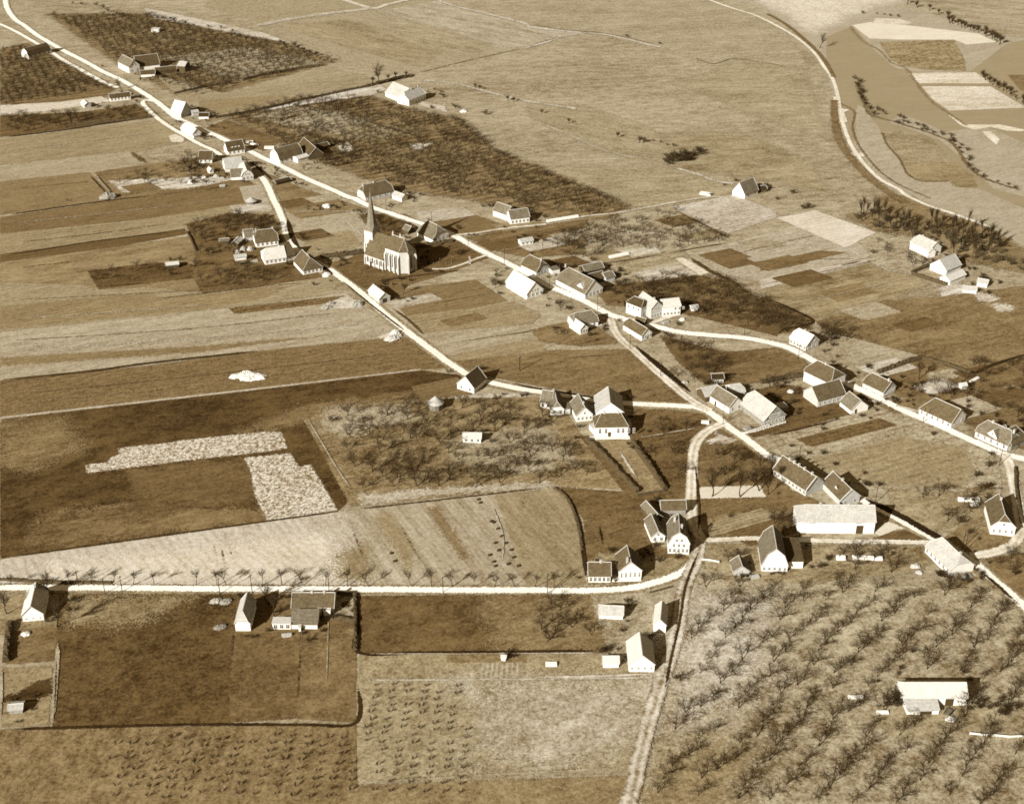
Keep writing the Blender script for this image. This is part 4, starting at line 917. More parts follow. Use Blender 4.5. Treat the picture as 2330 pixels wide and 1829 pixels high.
h.opening(*h.last, 'r', 8.2, 3.2, .9, 1.2, .09); h.opening(*h.last, 'r', 6.2, 3.2, .9, 1.2, .09); h.opening(*h.last, 'r', 10.2, 3.2, .9, 1.2, .09)
h = house('hipped brown-roofed farmhouse with white cross wing left of the crossroads', 'farmhouse')
h.vol('R', (800, 880), (1092, 830), (695, 790), ridge='R', e=3.0, pitch=46, roof='grey', wall='white', ends='hh', f=.4, main='R', wr=3)
h.vol('R', (870, 940), (965, 912), (790, 860), ridge='L', e=3.0, pitch=47, roof='white', wall='white', wr=3, gr=1, main='R', ly=9)
h = house('small house with white side wall in the fork of the crossroads', 'house')
h.vol('R', (1630, 1010), (1757, 970), (1400, 870), ridge='L', e=2.9, pitch=46, roof='mid', wall='white', main='L', ends='gh', f=.45, wr=4)
h.vol('R', (1660, 830), (1700, 800), d=5, ridge='L', e=2.4, roof='mid', wall='dark', pitch=35)
house('small round pale tank shed right of the two-storey white house', 'hut').vol('G', (1718, 1122), (1772, 1115), d=3, ridge='R', e=1.8, roof='pale', wall='white', pitch=30)
# --- right edge, upper
house('pale-roofed house with dark brick gable on the upper side of the right-hand road', 'house').vol('H', (376, 1450), (482, 1406), (238, 1384), ridge='L', e=3.2, pitch=45, roof='white', wall='pale', main='L', wl=5, wr=3, gr=2, ws=.16, ends='gh', f=.6, chim=(.5,))
h = house('white house with long pale roof in front of the tree belt', 'house')
h.vol('H', (1385, 676), (1508, 655), (1230, 605), ridge='L', e=4.2, pitch=40, roof='pale', wall='white', main='L', ends='gh', f=.5, chim=(.7,), wr=2)
h.vol('H', (1380, 680), (1440, 668), d=4, ridge='L', e=3.2, roof='white', wall='white', pitch=40)
h = house('rambling farm with streaked pale roofs below the tree belt', 'farmhouse')
h.vol('H', (1530, 830), (1650, 780), (1435, 770), ridge='R', e=3.2, pitch=44, roof='pale', wall='white', main='R', ly=10)
h.vol('H', (1560, 905), (1690, 850), d=6, ridge='R', e=2.4, roof='white', wall='white', pitch=35)
house('small white shed right of the rambling farm by the tree belt', 'shed').vol('H', (1785, 910), (1868, 925), d=4.5, ridge='R', e=2.2, roof='pale', wall='white', pitch=30)
house('pale hen house in front of the rambling farm by the tree belt', 'hut').vol('H', (1670, 965), (1780, 975), d=4, ridge='R', e=1.8, roof='pale', wall='white', pitch=30)
# --- right-hand road
h = house('farmhouse with dark hipped roof and glaring white side on the right-hand road', 'farmhouse')
h.vol('S', (880, 215), (1000, 150), (718, 135), ridge='L', e=5.0, pitch=40, roof='mid', wall='white', main='L', ends='hh', f=.3, lx=11, chim=(.5,))
house('dark-roofed barn with white left gable in front of the farmhouse with the glaring white side', 'barn').vol('S', (812, 312), (990, 262), (733, 245), ridge='R', e=3.4, pitch=45, roof='mid', wall='pale', main='R', wr=(6, 1.0, 1.5, .8), ws=.16, ly=10)
h = house('small cottage with white right gable below the dark-roofed barn', 'house')
h.vol('S', (1030, 358), (1118, 312), (958, 300), ridge='L', e=2.4, pitch=44, roof='grey', wall='white', main='L', dr=.3)
house('dark-roofed cottage with white-framed gable windows on the outer side of the right-hand road', 'house').vol('S', (1245, 244), (1330, 208), (1108, 178), ridge='L', e=2.7, pitch=45, roof='mid', wall='pale', main='L', ends='gh', f=.55, wr=4, ws=.22, chim=(.1,))
h = house('broad hipped dark-roofed farmhouse standing hard on the right-hand road', 'farmhouse')
h.vol('S', (1690, 452), (1790, 400), (1480, 355), ridge='L', e=3.0, pitch=45, roof='mid', wall='white', main='L', ends='gp', wl=(6, 1.0, 1.5, .8), wr=2)
h = house('villa with white cross gable and dormer at the right edge', 'house')
h.vol('S', (2060, 600), (2100, 560), (1850, 505), ridge='L', e=3.0, pitch=46, roof='grey', wall='white', main='L', lx=9, wl=5, ends='hh', f=.4, chim=(.05, .7))
h.vol('S', (1985, 566), (2020, 545), (1928, 535), ridge='R', e=4.2, pitch=52, roof='grey', wall='white', lx=7, gl=1, wl=2, main='L')
house('dark pyramid-roofed house beside the villa at the right edge', 'house').vol('S', (2085, 600), (2170, 560), (2040, 560), ridge='R', e=2.8, pitch=44, roof='mid', wall='brick', ends='pp', lx=11, ly=10)
# --- lane cluster in the middle
house('cottage with white left gable blocking the bend of the back lane', 'house').vol('J', (1736, 238), (1818, 170), (1615, 218), ridge='R', e=3.0, pitch=50, roof='tile', wall='white', main='R', ly=8.5, lx=10, wl=2)
h = house('brown-roofed cottage with clipped white gable on the lane left of the manor', 'house')
h.vol('K', (375, 527), (482, 522), d=12, ridge='L', e=3.0, pitch=50, roof='grey', wall='white', ends='hg', f=.45, wr=2)
h.vol('K', (288, 462), (372, 475), d=8, ridge='R', e=3.0, pitch=45, roof='grey', wall='white', wr=2)
h.vol('K', (486, 515), (535, 515), d=5, prof='flat', e=2.6, roof='grey', wall='pale')
house('narrow white-gabled house between the manor and the brown-roofed cottage', 'house').vol('K', (585, 580), (718, 566), d=11, ridge='L', e=3.2, pitch=50, roof='grey', wall='white', wr=(4, .8, 1.3, .8), gr=1, chim=((.25, .0),))
h = house('hip-roofed manor house with a bright terrace and long lawn', 'house', name='manor_house')
h.vol('K', (738, 708), (1010, 702), d=8.2, ridge='R', e=5.0, pitch=47, roof='mid', wall='white', ends='pp', chim=(.3, .72))
for u in (1.6, 3.6): h.opening(*h.last, 'r', u * 1.25, 1.9, .9, 2.2, .06)
for u in (7.6, 9.2, 11.0, 12.7): h.opening(*h.last, 'r', u * 1.25, 1.9, .9, 2.2, .06)
h.door(*h.last, 'r', (.44, 1.3, 2.4))
h.vol('K', (690, 640), (735, 690), d=.6, prof='flat', e=2.4, roof='pale', wall='white')
house('tall barn with sunlit left roof slope behind the manor house', 'barn').vol('K', (745, 560), (895, 560), d=13, ridge='L', e=3.8, rise=4.6, roof='pale', wall='white', lx=11.5)
h = house('open wagon shed with pale roof at the lane junction', 'shed'); h.vol('K', (1650, 418), (1772, 388), (1622, 395), ridge='R', e=2.8, pitch=38, roof='pale', wall='dark', main='R', ly=7)
house('brown-roofed house with shaded gable just past the lane junction', 'house').vol('K', (1842, 512), (1952, 470), (1748, 462), ridge='L', e=3.4, pitch=46, roof='grey', wall='white', ly=12, dl=.3, wr=2, main='R')
house('great pale-thatched barn-house with white-framed gable windows beyond the junction', 'farmhouse').vol('S', (455, 438), (582, 385), (300, 320), ridge='L', e=3.0, pitch=48, roof='pale', wall='brick', main='L', ends='gh', f=.6, wr=(6, .9, 1.7, .5), gr=(5, .8, 1.4, 3.4), ws=.2)
house('black-roofed shed with white posts in the trees above the junction', 'shed').vol('K', (1705, 262), (1800, 258), d=5, ridge='R', e=2.2, roof='black', wall='dark', pitch=28, wr=(3, .9, 1.2, .4), ws=.25)
house('round pale thatched hut behind the brown-roofed house at the junction', 'hut').vol('K', (1858, 372), (1975, 355), d=7, ridge='R', e=1.6, roof='pale', wall='pale', ends='hh', f=.4, pitch=36)
house('small flat-roofed outhouse right of the great pale-thatched barn-house', 'shed').vol('S', (560, 345), (615, 335), d=4, prof='flat', e=2.2, roof='pale', wall='brick')
# --- long roofs by the lower right road
h = house('very long brown-roofed tenement with row of ridge chimneys beside the road', 'barn', name='tenement_row')
h.vol('L', (372, 1196), (505, 1128), (105, 1020), ridge='L', e=3.2, pitch=46, roof='mid', wall='pale', main='L', parapet=True, chim=(.12, .35, .52, .66, .8), wl=(9, 1.0, 1.4, .8))
h = house('house with crow-stepped edges and dormer between the tenement row and the road', 'house')
h.vol('Y', (520, 525), (690, 488), (348, 500), ridge='L', e=3.2, pitch=46, roof='mid', wall='pale', main='R', parapet=True, wr=2, ly=13, chim=(.5,))
h.dormer(.55, 3.6, face='l')
h = house('long white factory barn with pale roof and two white chimneys', 'barn')
h.vol('Y', (130, 762), (822, 768), d=9.6, ridge='R', e=5.2, rise=4.0, roof='pale', wall='white', ends='hg', f=.15, chim=(.30, .67))
for u in (.16, .185, .21, .76, .785, .81): h.opening(*h.last, 'r', u * h.last[3], 4.4, .7, .5, .05)
h.door(*h.last, 'r', (.81, 2.6, 3.6))
h = house('white-gabled house with clipped brown roof inside the right-hand loop road', 'house')
h.vol('Y', (1868, 775), (2085, 792), (1828, 640), ridge='L', e=4.2, pitch=48, roof='mid', wall='white', ends='hg', f=.5, main='R', ly=15, wr=(4, .7, 1.4, 1.2), gr=1, chim=(.75,))
h = house('pale-roofed house with white side wall at the foot of the loop road', 'house')
h.vol('Y', (1500, 1150), (1690, 1075), (1282, 935), ridge='L', e=2.8, pitch=42, roof='pale', wall='white', main='L', wl=6, ends='hh', f=.4, chim=(.15,))
# --- by the straight road and cart track
h = house('white farmhouse with wide arched gable and dark twin roof beside it', 'farmhouse')
h.vol('O', (1930, 652), (2142, 660), d=14, ridge='L', e=3.4, prof='gambrel', rise=6.6, roof='grey', wall='white', wr=(5, .8, 1.2, .8))
h.vol('P', (225, 520), (348, 520), d=12, prof='lean', e=3.4, rise=1.6, roof='tile', wall='white')
house('tumbledown shed with brown roof left of the arched-gable farmhouse', 'shed').vol('O', (1700, 690), (1830, 685), d=6, ridge='L', e=2.0, roof='grey', wall='pale', pitch=42)
house('small brown-roofed barn at the bend of the sandy lane', 'barn').vol('O', (1030, 255), (1110, 235), d=9, ridge='L', e=2.2, roof='grey', wall='dark', pitch=42)
house('long low shed with brown roof across the sandy lane end', 'shed').vol('O', (1105, 190), (1305, 185), d=5.8, ridge='R', e=2.6, roof='mid', wall='brick', pitch=40)
house('cottage with small white gable in front of the sandy lane sheds', 'house').vol('O', (1022, 418), (1132, 408), d=11, ridge='L', e=2.8, roof='grey', wall='white', pitch=45, wr=2, gr=1)
h = house('tall arched-gable house with many windows where the sandy lane meets the cart track', 'house')
h.vol('O', (1158, 506), (1332, 512), d=11.5, ridge='L', e=5.0, prof='gambrel', rise=4.4, roof='grey', wall='white', wr=(5, .8, 1.5, .9), gr=(2, .9, 1.1, 5.5), chim=((.3, .8), (.7, -1.5)))
for u in (.26, .5, .74): h.opening(*h.last, 'r', u * h.last[3], 3.2, .8, 1.3, .07)
house('low four-windowed house with dark front roof at the end of the straight road', 'house').vol('O', (505, 745), (684, 745), d=7, ridge='R', e=3.2, pitch=45, roof='mid', wall='white', wr=(5, .9, 1.7, .7), chim=(.55,))
house('chapel-like house with five slender front windows at the end of the straight road', 'house').vol('O', (756, 722), (940, 714), (712, 640), ridge='L', e=4.0, pitch=47, roof='mid', wall='white', wr=(5, .6, 2.0, 1.0), main='R', ly=9.5, chim=((.12, -1.2),))
house('pale open-fronted shed in the paddock below the straight road', 'shed').vol('O', (590, 1042), (786, 1052), d=4.8, ridge='R', e=2.0, roof='pale', wall='white', pitch=42)
house('small white-gabled barn beside the upper cart track', 'barn').vol('O', (1038, 1150), (1140, 1160), d=9.5, ridge='L', e=3.6, roof='white', wall='white', pitch=48)
house('tall glaring white-gabled house beside the middle of the cart track', 'house').vol('O', (836, 1482), (1046, 1482), d=11, ridge='L', e=3.4, roof='white', wall='white', pitch=46, wr=(4, .6, .9, 1.2))
house('low pale wash house left of the glaring white-gabled house', 'shed').vol('O', (625, 1448), (752, 1448), d=4, ridge='R', e=2.0, roof='white', wall='white', pitch=35)
house('white-gabled cottage below the straight road at the left edge', 'house').vol('M', (192, 416), (366, 400), d=13, ridge='L', e=3.0, roof='white', wall='white', pitch=48, wr=(3, .5, .6, .9), chim=(.8,))
house('narrow two-tone roofed house with hooded front right of the dark pasture', 'house').vol('M', (1946, 492), (2070, 492), d=12, ridge='L', e=3.6, roof='pale', wall='white', ends='hg', f=.2, pitch=56)
h = house('broad dark-roofed house facing away at the straight road with low white wings', 'house')
h.vol('N', (236, 528), (578, 528), d=9, ridge='R', e=2.4, pitch=37, roof='mid', wall='plaster', chim=(.46, .76))
h.vol('N', (228, 656), (444, 658), d=5.6, prof='lean', e=2.2, rise=1.9, roof='grey', wall='white', wr=(5, .8, .25, 1.8))
h.vol('N', (76, 660), (226, 660), d=3.2, prof='flat', e=2.6, roof='white', wall='white', wr=(3, 1.1, 1.5, .6), ws=.12)
h.vol('N', (446, 550), (478, 550), d=3, prof='flat', e=2.4, roof='white', wall='white'); h.vol('N', (496, 550), (552, 550), d=3, prof='flat', e=2.4, roof='white', wall='white')
h.vol('N', (290, 680), (308, 680), d=1.4, prof='flat', e=2.1, roof='white', wall='white')
h = house('L-shaped farm barn with bright upper roof among the lower right orchard', 'barn')
h.vol('Q', (640, 548), (1388, 548), d=7.6, ridge='R', e=3.6, pitch=38, roof='white', wall='white', ends='hg', f=.5)
h.door(*h.last, 'r', (.73, 2.6, 2.9))
h.vol('Q', (690, 655), (1065, 648), d=5.0, prof='lean', e=1.9, rise=1.75, roof='pale', wall='white', dr=(.6, 3.6, 1.7))
house('small pale brick shed with three planks leaning in the nursery beds', 'hut').vol('N', (1962, 920), (1995, 922), d=1.5, ridge='R', e=1.5, roof='white', wall='white', pitch=25)
house('whitewashed garden shed in the middle orchard behind the lane', 'shed').vol('J', (1645, 645), (1792, 648), d=4.4, ridge='R', e=2.4, roof='white', wall='white', pitch=32, wr=3)
house('low garden shed in the vegetable plot at the lower left edge', 'shed').vol('M', (78, 1180), (190, 1170), d=3.5, ridge='R', e=1.8, roof='pale', wall='brick', pitch=25)
house('small white hut by the hedge right of the lane in the right-hand gardens', 'hut').vol('L', (1660, 318), (1700, 312), d=2.5, ridge='R', e=2.0, roof='white', wall='white', pitch=35, wr=2)

# ---------------------------------------------------------------- the church
def church():
    root_p = np.array(sheet('W', 255, 1385))
    root = empty('church', (root_p[0], root_p[1], 0))
    tag(root, 'brick village church with tall choir, polygonal apse and slender slated spire', 'church')
    a = math.radians(-38.5); ax = np.array((math.cos(a), math.sin(a))); pe = np.array((-ax[1], ax[0]))
    T = lambda x, y, z: (*(ax * x + pe * y), z)
    wm = surface_mat('church_brick', .40, .15, .9, big=.1); rm = surface_mat('church_slate', .085, .35, 1.0, courses=.5, big=.25); sm = surface_mat('spire_slate', .14, .25, 1.0)
    AX = 7.2; NL = 13.0; NH = 6.0; RZ = 15.6; CI = 1.6; C0 = 13.0; C1 = 25.5; CH = 12.0
    # nave
    b = Build()
    b.add([T(0, 0, 0), T(NL, 0, 0), T(NL, 0, NH), T(0, 0, NH)], [(0, 1, 2, 3)]); b.add([T(0, 2*AX, 0), T(NL, 2*AX, 0), T(NL, 2*AX, NH), T(0, 2*AX, NH)], [(3, 2, 1, 0)])
    for x in (0, NL): b.add([T(x, 0, 0), T(x, 2*AX, 0), T(x, 2*AX, NH), T(x, AX, RZ), T(x, 0, NH)], [(0, 1, 2, 3, 4)])
    nave = b.obj('nave_wall', wm, root)
    b = Build()
    for sg in (0, 1):
        Y = (lambda y: y) if sg == 0 else (lambda y: 2*AX - y)
        b.slab([T(-.2, Y(-.4), NH - .3), T(NL + .3, Y(-.4), NH - .3), T(NL + .3, Y(AX), RZ + .25), T(-.2, Y(AX), RZ + .25)], .25)
    nr = b.obj('nave_roof', rm, root)
    # choir with polygonal apse
    y0, y1 = CI, 2*AX - CI; hw = (y1 - y0) / 2
    ring = [(C0, y0), (C1 - 3.0, y0), (C1, y0 + hw * .58), (C1, y1 - hw * .58), (C1 - 3.0, y1), (C0, y1)]
    b = Build()
    for i in range(len(ring)):
        p, q = ring[i], ring[(i + 1) % len(ring)]
        b.add([T(*p, 0), T(*q, 0), T(*q, CH), T(*p, CH)], [(0, 1, 2, 3)])
    b.obj('choir_wall', wm, root)
    CZ = RZ + 1.6
    b = Build(); R0, R1 = T(C0 - .2, AX, CZ), T(C1 - 4.2, AX, CZ)
    k = 1.03
    ring2 = [(C0 - .2, y0 - .35), (C1 - 2.9, y0 - .35), (C1 + .35, y0 + hw * .56), (C1 + .35, y1 - hw * .56), (C1 - 2.9, y1 + .35), (C0 - .2, y1 + .35)]
    e = CH + .1
    b.slab([T(*ring2[0], e), T(*ring2[1], e), R1, R0], .2); b.slab([T(*ring2[1], e), T(*ring2[2], e), R1], .2); b.slab([T(*ring2[2], e), T(*ring2[3], e), R1], .2)
    b.slab([T(*ring2[3], e), T(*ring2[4], e), R1], .2); b.slab([T(*ring2[4], e), T(*ring2[5], e), R0, R1], .2)
    b.add([T(C0 - .1, y0, CH), T(C0 - .1, y1, CH), T(C0 - .1, AX, CZ)], [(0, 1, 2)])
    cr = b.obj('choir_roof', rm, root)
    b = Build(); b.tube([T(C0 - .2, AX, CZ + .12), T(C1 - 4.2, AX, CZ + .12)], [.15, .15]); b.tube([T(C1 - 4.2, AX, CZ), T(*ring2[1], e)], [.1, .1]); b.tube([T(C1 - 4.2, AX, CZ), T(*ring2[2], e)], [.1, .1]); b.obj('ridge_cap', m_ridge(), cr)
    for x in (C0 + .5, C0 + 5.5):
        b = Build(); b.box(-.3, .3, -.3, .3, 0, 1.6); b.hexa([(-.3, -.3, 1.6), (.3, -.3, 1.6), (.3, .3, 1.6), (-.3, .3, 1.6)], [(-.03, -.03, 2.6), (.03, -.03, 2.6), (.03, .03, 2.6), (-.03, .03, 2.6)])
        b.obj('ridge_turret', m_ridge(), cr, T(x, AX, CZ - .3))
    # buttresses
    def buttress(p, n, h, w=.55, d=1.1):
        t = np.array((-n[1], n[0])); p = np.array(p)
        Q = lambda u, v, z: (*(p + t * u + n * v), z)
        b = Build(); b.hexa([Q(-w, 0, 0), Q(w, 0, 0), Q(w, d, 0), Q(-w, d, 0)], [Q(-w, 0, h), Q(w, 0, h), Q(w, d, h * .82), Q(-w, d, h * .82)])
        b.obj('buttress', wm, root)
    P2 = lambda x, y: ax * x + pe * y
    for x in (0.3, 3.6, 6.8, 10.0, 12.7): buttress(P2(x, 0), -pe, 4.8, .28, .7)
    for x in (C0 + .5, C0 + 3.5, C0 + 6.6, C1 - 3.1): buttress(P2(x, y0), -pe, 10.6, .38, 1.2)
    buttress(P2(*ring[2]), ax * .75 - pe * .66, 10.6, .38, 1.2); buttress(P2(*ring[3]), ax * .75 + pe * .66, 10.6, .38, 1.2); buttress(P2(*ring[4]), pe, 10.6, .38, 1.2)
    # windows, pointed
    def lancet(p, d, z, w, h):
        b = Build(); pr = [(-w/2, 0), (w/2, 0), (w/2, h * .8), (w*.25, h*.93), (0, h), (-w*.25, h*.93), (-w/2, h * .8)]
        n = np.array((d[1], -d[0]))
        b.hexa([(*(np.array(p) + d * u - n * .05), z + zz) for u, zz in pr], [(*(np.array(p) + d * u + n * .06), z + zz) for u, zz in pr])
        q = b.obj('window', surface_mat('church_tracery', .30, .2), root)
        for s in (-1, 1):
            b = Build(); b.hexa([(*(np.array(p) + d * (s * w * .23 + u * .36) + n * .02), z + .15 + zz * .92) for u, zz in pr], [(*(np.array(p) + d * (s * w * .23 + u * .36) + n * .09), z + .15 + zz * .92) for u, zz in pr])
            b.obj('pane', m_glass(), q)
    for x in (1.95, 5.2, 8.4, 11.3): lancet(P2(x, 0), ax, 1.6, 1.3, 3.4)
    for x in (C0 + 2.0, C0 + 5.05, C0 + 8.0): lancet(P2(x, y0), ax, 2.2, 1.5, 8.2)
    dd = P2(*ring[3]) - P2(*ring[2]); lancet((P2(*ring[3]) + P2(*ring[2])) / 2, dd / np.linalg.norm(dd), 2.2, 1.3, 8.2)
    b = Build(); b.box(-.7, .7, -.06, .05, 0, 2.4); q = b.obj('door', m_door(), root, (*P2(4.0, 0), .02)); q.rotation_euler = (0, 0, a)
    # tower
    TW = 5.8; tx0 = -TW + 1.9; ty0 = AX - TW / 2; TH = 16.4
    b = Build(); b.hexa([T(tx0, ty0, 0), T(tx0 + TW, ty0, 0), T(tx0 + TW, ty0 + TW, 0), T(tx0, ty0 + TW, 0)], [T(tx0, ty0, TH), T(tx0 + TW, ty0, TH), T(tx0 + TW, ty0 + TW, TH), T(tx0, ty0 + TW, TH)])
    tw = b.obj('tower', wm, root)
    b = Build(); b.hexa(*[[T(tx0 - .18, ty0 - .18, z), T(tx0 + TW + .18, ty0 - .18, z), T(tx0 + TW + .18, ty0 + TW + .18, z), T(tx0 - .18, ty0 + TW + .18, z)] for z in (10.2, 10.6)]); b.obj('string_course', wm, tw)
    for (x, y, n) in ((tx0 + .4, ty0, -pe), (tx0 + TW - .4, ty0, -pe), (tx0, ty0 + .4, -ax), (tx0, ty0 + TW - .4, -ax)): 
        t = np.array((-n[1], n[0])); p = P2(x, y); b = Build(); Q = lambda u, v, z: (*(p + t * u + n * v), z)
        b.hexa([Q(-.4, 0, 0), Q(.4, 0, 0), Q(.4, 1.0, 0), Q(-.4, 1.0, 0)], [Q(-.4, 0, 9.8), Q(.4, 0, 9.8), Q(.4, .5, 9.0), Q(-.4, .5, 9.0)]); b.obj('buttress', wm, tw)
    def belfry(p, d):
        n = np.array((d[1], -d[0])); w, h = .8, 2.5
        pr = [(-w/2, 0), (w/2, 0), (w/2, h*.8), (0, h), (-w/2, h*.8)]
        b = Build(); b.hexa([(*(p + d * u - n * .04), 6.9 + z) for u, z in pr], [(*(p + d * u + n * .05), 6.9 + z) for u, z in pr]); b.obj('belfry_window', m_glass(), tw)
    for u in (1.9, 3.6): belfry(P2(tx0 + u, ty0), ax); belfry(P2(tx0 + TW, ty0 + u), pe)
    c = P2(tx0 + TW / 2, AX); S = Build()
    def octa(r, z): return [(c[0] + r * math.cos(a + math.pi / 8 + i * math.pi / 4), c[1] + r * math.sin(a + math.pi / 8 + i * math.pi / 4), z) for i in range(8)]
    sq = [T(tx0 - .3, ty0 - .3, TH), T(tx0 + TW + .3, ty0 - .3, TH), T(tx0 + TW + .3, ty0 + TW + .3, TH), T(tx0 - .3, ty0 + TW + .3, TH)]
    o8 = octa(2.65, TH + 2.8)
    n0 = 4; vs = sq + o8; fs = [(0, 3, 2, 1)]
    # corners of the square to octagon edges
    ang = [math.atan2(p[1] - c[1], p[0] - c[0]) for p in o8]
    for i in range(4):
        ca = math.atan2(sq[i][1] - c[1], sq[i][0] - c[0])
        near = sorted(range(8), key=lambda j: abs((ang[j] - ca + math.pi) % (2 * math.pi) - math.pi))[:2]
        near.sort(key=lambda j: (ang[j] - ca + math.pi) % (2 * math.pi))
        fs.append((i, n0 + near[1], n0 + near[0]))
        cb = math.atan2(sq[(i+1) % 4][1] - c[1], sq[(i+1) % 4][0] - c[0])
        nb = sorted(range(8), key=lambda j: abs((ang[j] - cb + math.pi) % (2 * math.pi) - math.pi))[:2]
        nb.sort(key=lambda j: (ang[j] - cb + math.pi) % (2 * math.pi))
        fs.append((i, (i + 1) % 4, n0 + nb[0], n0 + near[1]))
    S.add(vs, fs); top = octa(.16, TH + 21.0)
    S.add(o8 + top, [(i, (i + 1) % 8, 8 + (i + 1) % 8, 8 + i) for i in range(8)])
    sp = S.obj('spire', sm, root)
    b = Build(); b.tube([(c[0], c[1], TH + 20.4), (c[0], c[1], TH + 22.6)], [.08, .05]); b.box(c[0] - .55, c[0] + .55, c[1] - .05, c[1] + .05, TH + 21.8, TH + 21.95); b.obj('spire_cross', m_wood(), sp)
church()

# ---------------------------------------------------------------- trees and bushes (bare, early spring)
def rand_dir(rng, d, spread):
    d = np.array(d, float); v = d + rng.normal(0, spread, 3); return v / (np.linalg.norm(v) + 1e-9)
def grow(b, rng, p, d, L, r, depth, spec):
    """a branch with side shoots; spec[depth] = (count, length ratio, spread, lift)"""
    n = 3 if depth < 2 else 2
    pts = [np.array(p, float)]; dd = np.array(d, float)
    for i in range(n):
        dd = rand_dir(rng, dd, .13); pts.append(pts[-1] + dd * L / n)
    tip = r * .45 if depth < len(spec) else r * .5
    b.tube(pts, [r + (tip - r) * i / n for i in range(n + 1)], 4 if depth == 0 else 3)
    if depth < len(spec):
        cnt, ratio, spread, lift = spec[depth]
        for k in range(cnt):
            t = .3 + .7 * (k + rng.random()) / cnt if depth else .72 + .28 * (k + rng.random()) / cnt
            i = min(int(t * n), n - 1); q = pts[i] + (pts[i + 1] - pts[i]) * (t * n - i)
            az = rng.random() * 6.283 if depth else 6.283 * (k + rng.random() * .6) / cnt
            side = np.array((math.cos(az), math.sin(az), lift)); side /= np.linalg.norm(side)
            nd = dd * (1 - spread) + side * spread; nd /= np.linalg.norm(nd)
            yield (q, nd, L * ratio * rng.uniform(.75, 1.2), max(r * .45, .008))
def make_tree(seed, trunk_h, r, spec, limb_ratio=1.0, twig_r=.02):
    rng = np.random.default_rng(seed); tb = Build(); cb = Build()
    kids = list(grow(tb, rng, (0, 0, -.1), rand_dir(rng, (0, 0, 1), .06), trunk_h, r, 0, spec))
    depth = 1
    while kids and depth <= len(spec):
        nxt = []
        for (q, nd, L, rr) in kids: nxt += list(grow(cb, rng, q, nd, L, max(rr, twig_r), depth, spec))
        kids = nxt; depth += 1
    def mesh(nm, b, mat):
        me = bpy.data.meshes.new(nm); me.from_pydata(b.v, [], b.f); me.materials.append(mat); return me
    return mesh('trunk', tb, m_bark()), mesh('crown', cb, m_twig())
FRUIT = [make_tree(10 + i, 2.1, .21, [(5, 1.6, .72, .8), (7, .55, .75, .25), (9, .6, .8, .15)], twig_r=.016) for i in range(10)]
STREET = [make_tree(40 + i, 3.6, .13, [(7, .52, .6, 1.1), (5, .5, .65, .5), (5, .6, .6, .4)], twig_r=.022) for i in range(4)]
TALL = [make_tree(60 + i, 5.0, .32, [(7, 1.0, .55, 1.3), (7, .5, .65, .6), (7, .5, .65, .3)], twig_r=.03) for i in range(4)]
POPLAR = [make_tree(80 + i, 7.0, .22, [(8, .55, .35, 2.2), (6, .45, .5, 1.2), (5, .5, .6, .6)], twig_r=.03) for i in range(4)]
BUSH = [make_tree(100 + i, .5, .10, [(9, 3.6, .75, .9), (6, .5, .7, .5), (6, .55, .7, .3)], twig_r=.024) for i in range(5)]
WILLOW = [make_tree(120 + i, 2.2, .28, [(12, .9, .7, .9), (5, .6, .6, .5), (4, .6, .6, .3)], twig_r=.028) for i in range(3)]
trng = random.Random(7)
def nth(n):
    return '%d%s' % (n, 'th' if 10 <= n % 100 <= 20 else {1: 'st', 2: 'nd', 3: 'rd'}.get(n % 10, 'th'))
def screen_x(p): return p[0] / (p[1] * CP + CAM_Z * SP)
def plant(kind, meshes, p, s, label, cat, group, parts=True, sz=None):
    tm, cm = trng.choice(meshes)
    o = empty(kind, (p[0], p[1], 0)); o.rotation_euler = (0, 0, trng.uniform(0, 6.28)); o.scale = (s, s, sz or s)
    tag(o, label, cat, group)
    link('trunk' if kind != 'bush' else 'stem', tm, o); link('crown', cm, o)
    return o
# keep trees off the buildings
BLOCK = []
for o in list(col.objects):
    if o.type == 'EMPTY' and o.get('category'):
        for c in o.children:
            if c.name.split('.')[0] in ('wall', 'nave_wall', 'choir_wall', 'tower'):
                v = np.array([x.co[:2] for x in c.data.vertices]) + np.array(o.location[:2])
                lo, hi = v.min(0), v.max(0); BLOCK.append(((lo + hi) / 2, np.linalg.norm(hi - lo) / 2))
def clear(p, pad=1.5): return all((p[0] - c[0]) ** 2 + (p[1] - c[1]) ** 2 > (r * .85 + pad) ** 2 for c, r in BLOCK)
def lattice(poly, step, ang, jitter=.15, keep=1.0, rng=trng, pad=1.5, step2=None):
    Q = np.array(poly); c = Q.mean(0); R = np.linalg.norm(Q - c, axis=1).max()
    n = int(R / step) + 2; m = int(R / (step2 or step)) + 2; out = []
    ca, sa = math.cos(ang), math.sin(ang); pts = []; idx = []
    for i in range(-n, n + 1):
        for j in range(-m, m + 1):
            u, v = (i + rng.gauss(0, jitter)) * step, (j + rng.gauss(0, jitter)) * (step2 or step)
            pts.append((c[0] + u * ca - v * sa, c[1] + u * sa + v * ca)); idx.append((j, i))
    sd = edge_dist(np.array(pts), poly)
    got = [(k, p) for k, p, d in zip(idx, pts, sd) if d > .5 and rng.random() < keep and clear(p, pad)]
    got.sort(); LAST_IDX[:] = [k for k, p in got]
    return [p for k, p in got]
LAST_IDX = []
ORCH = []          # (point, scale, label)
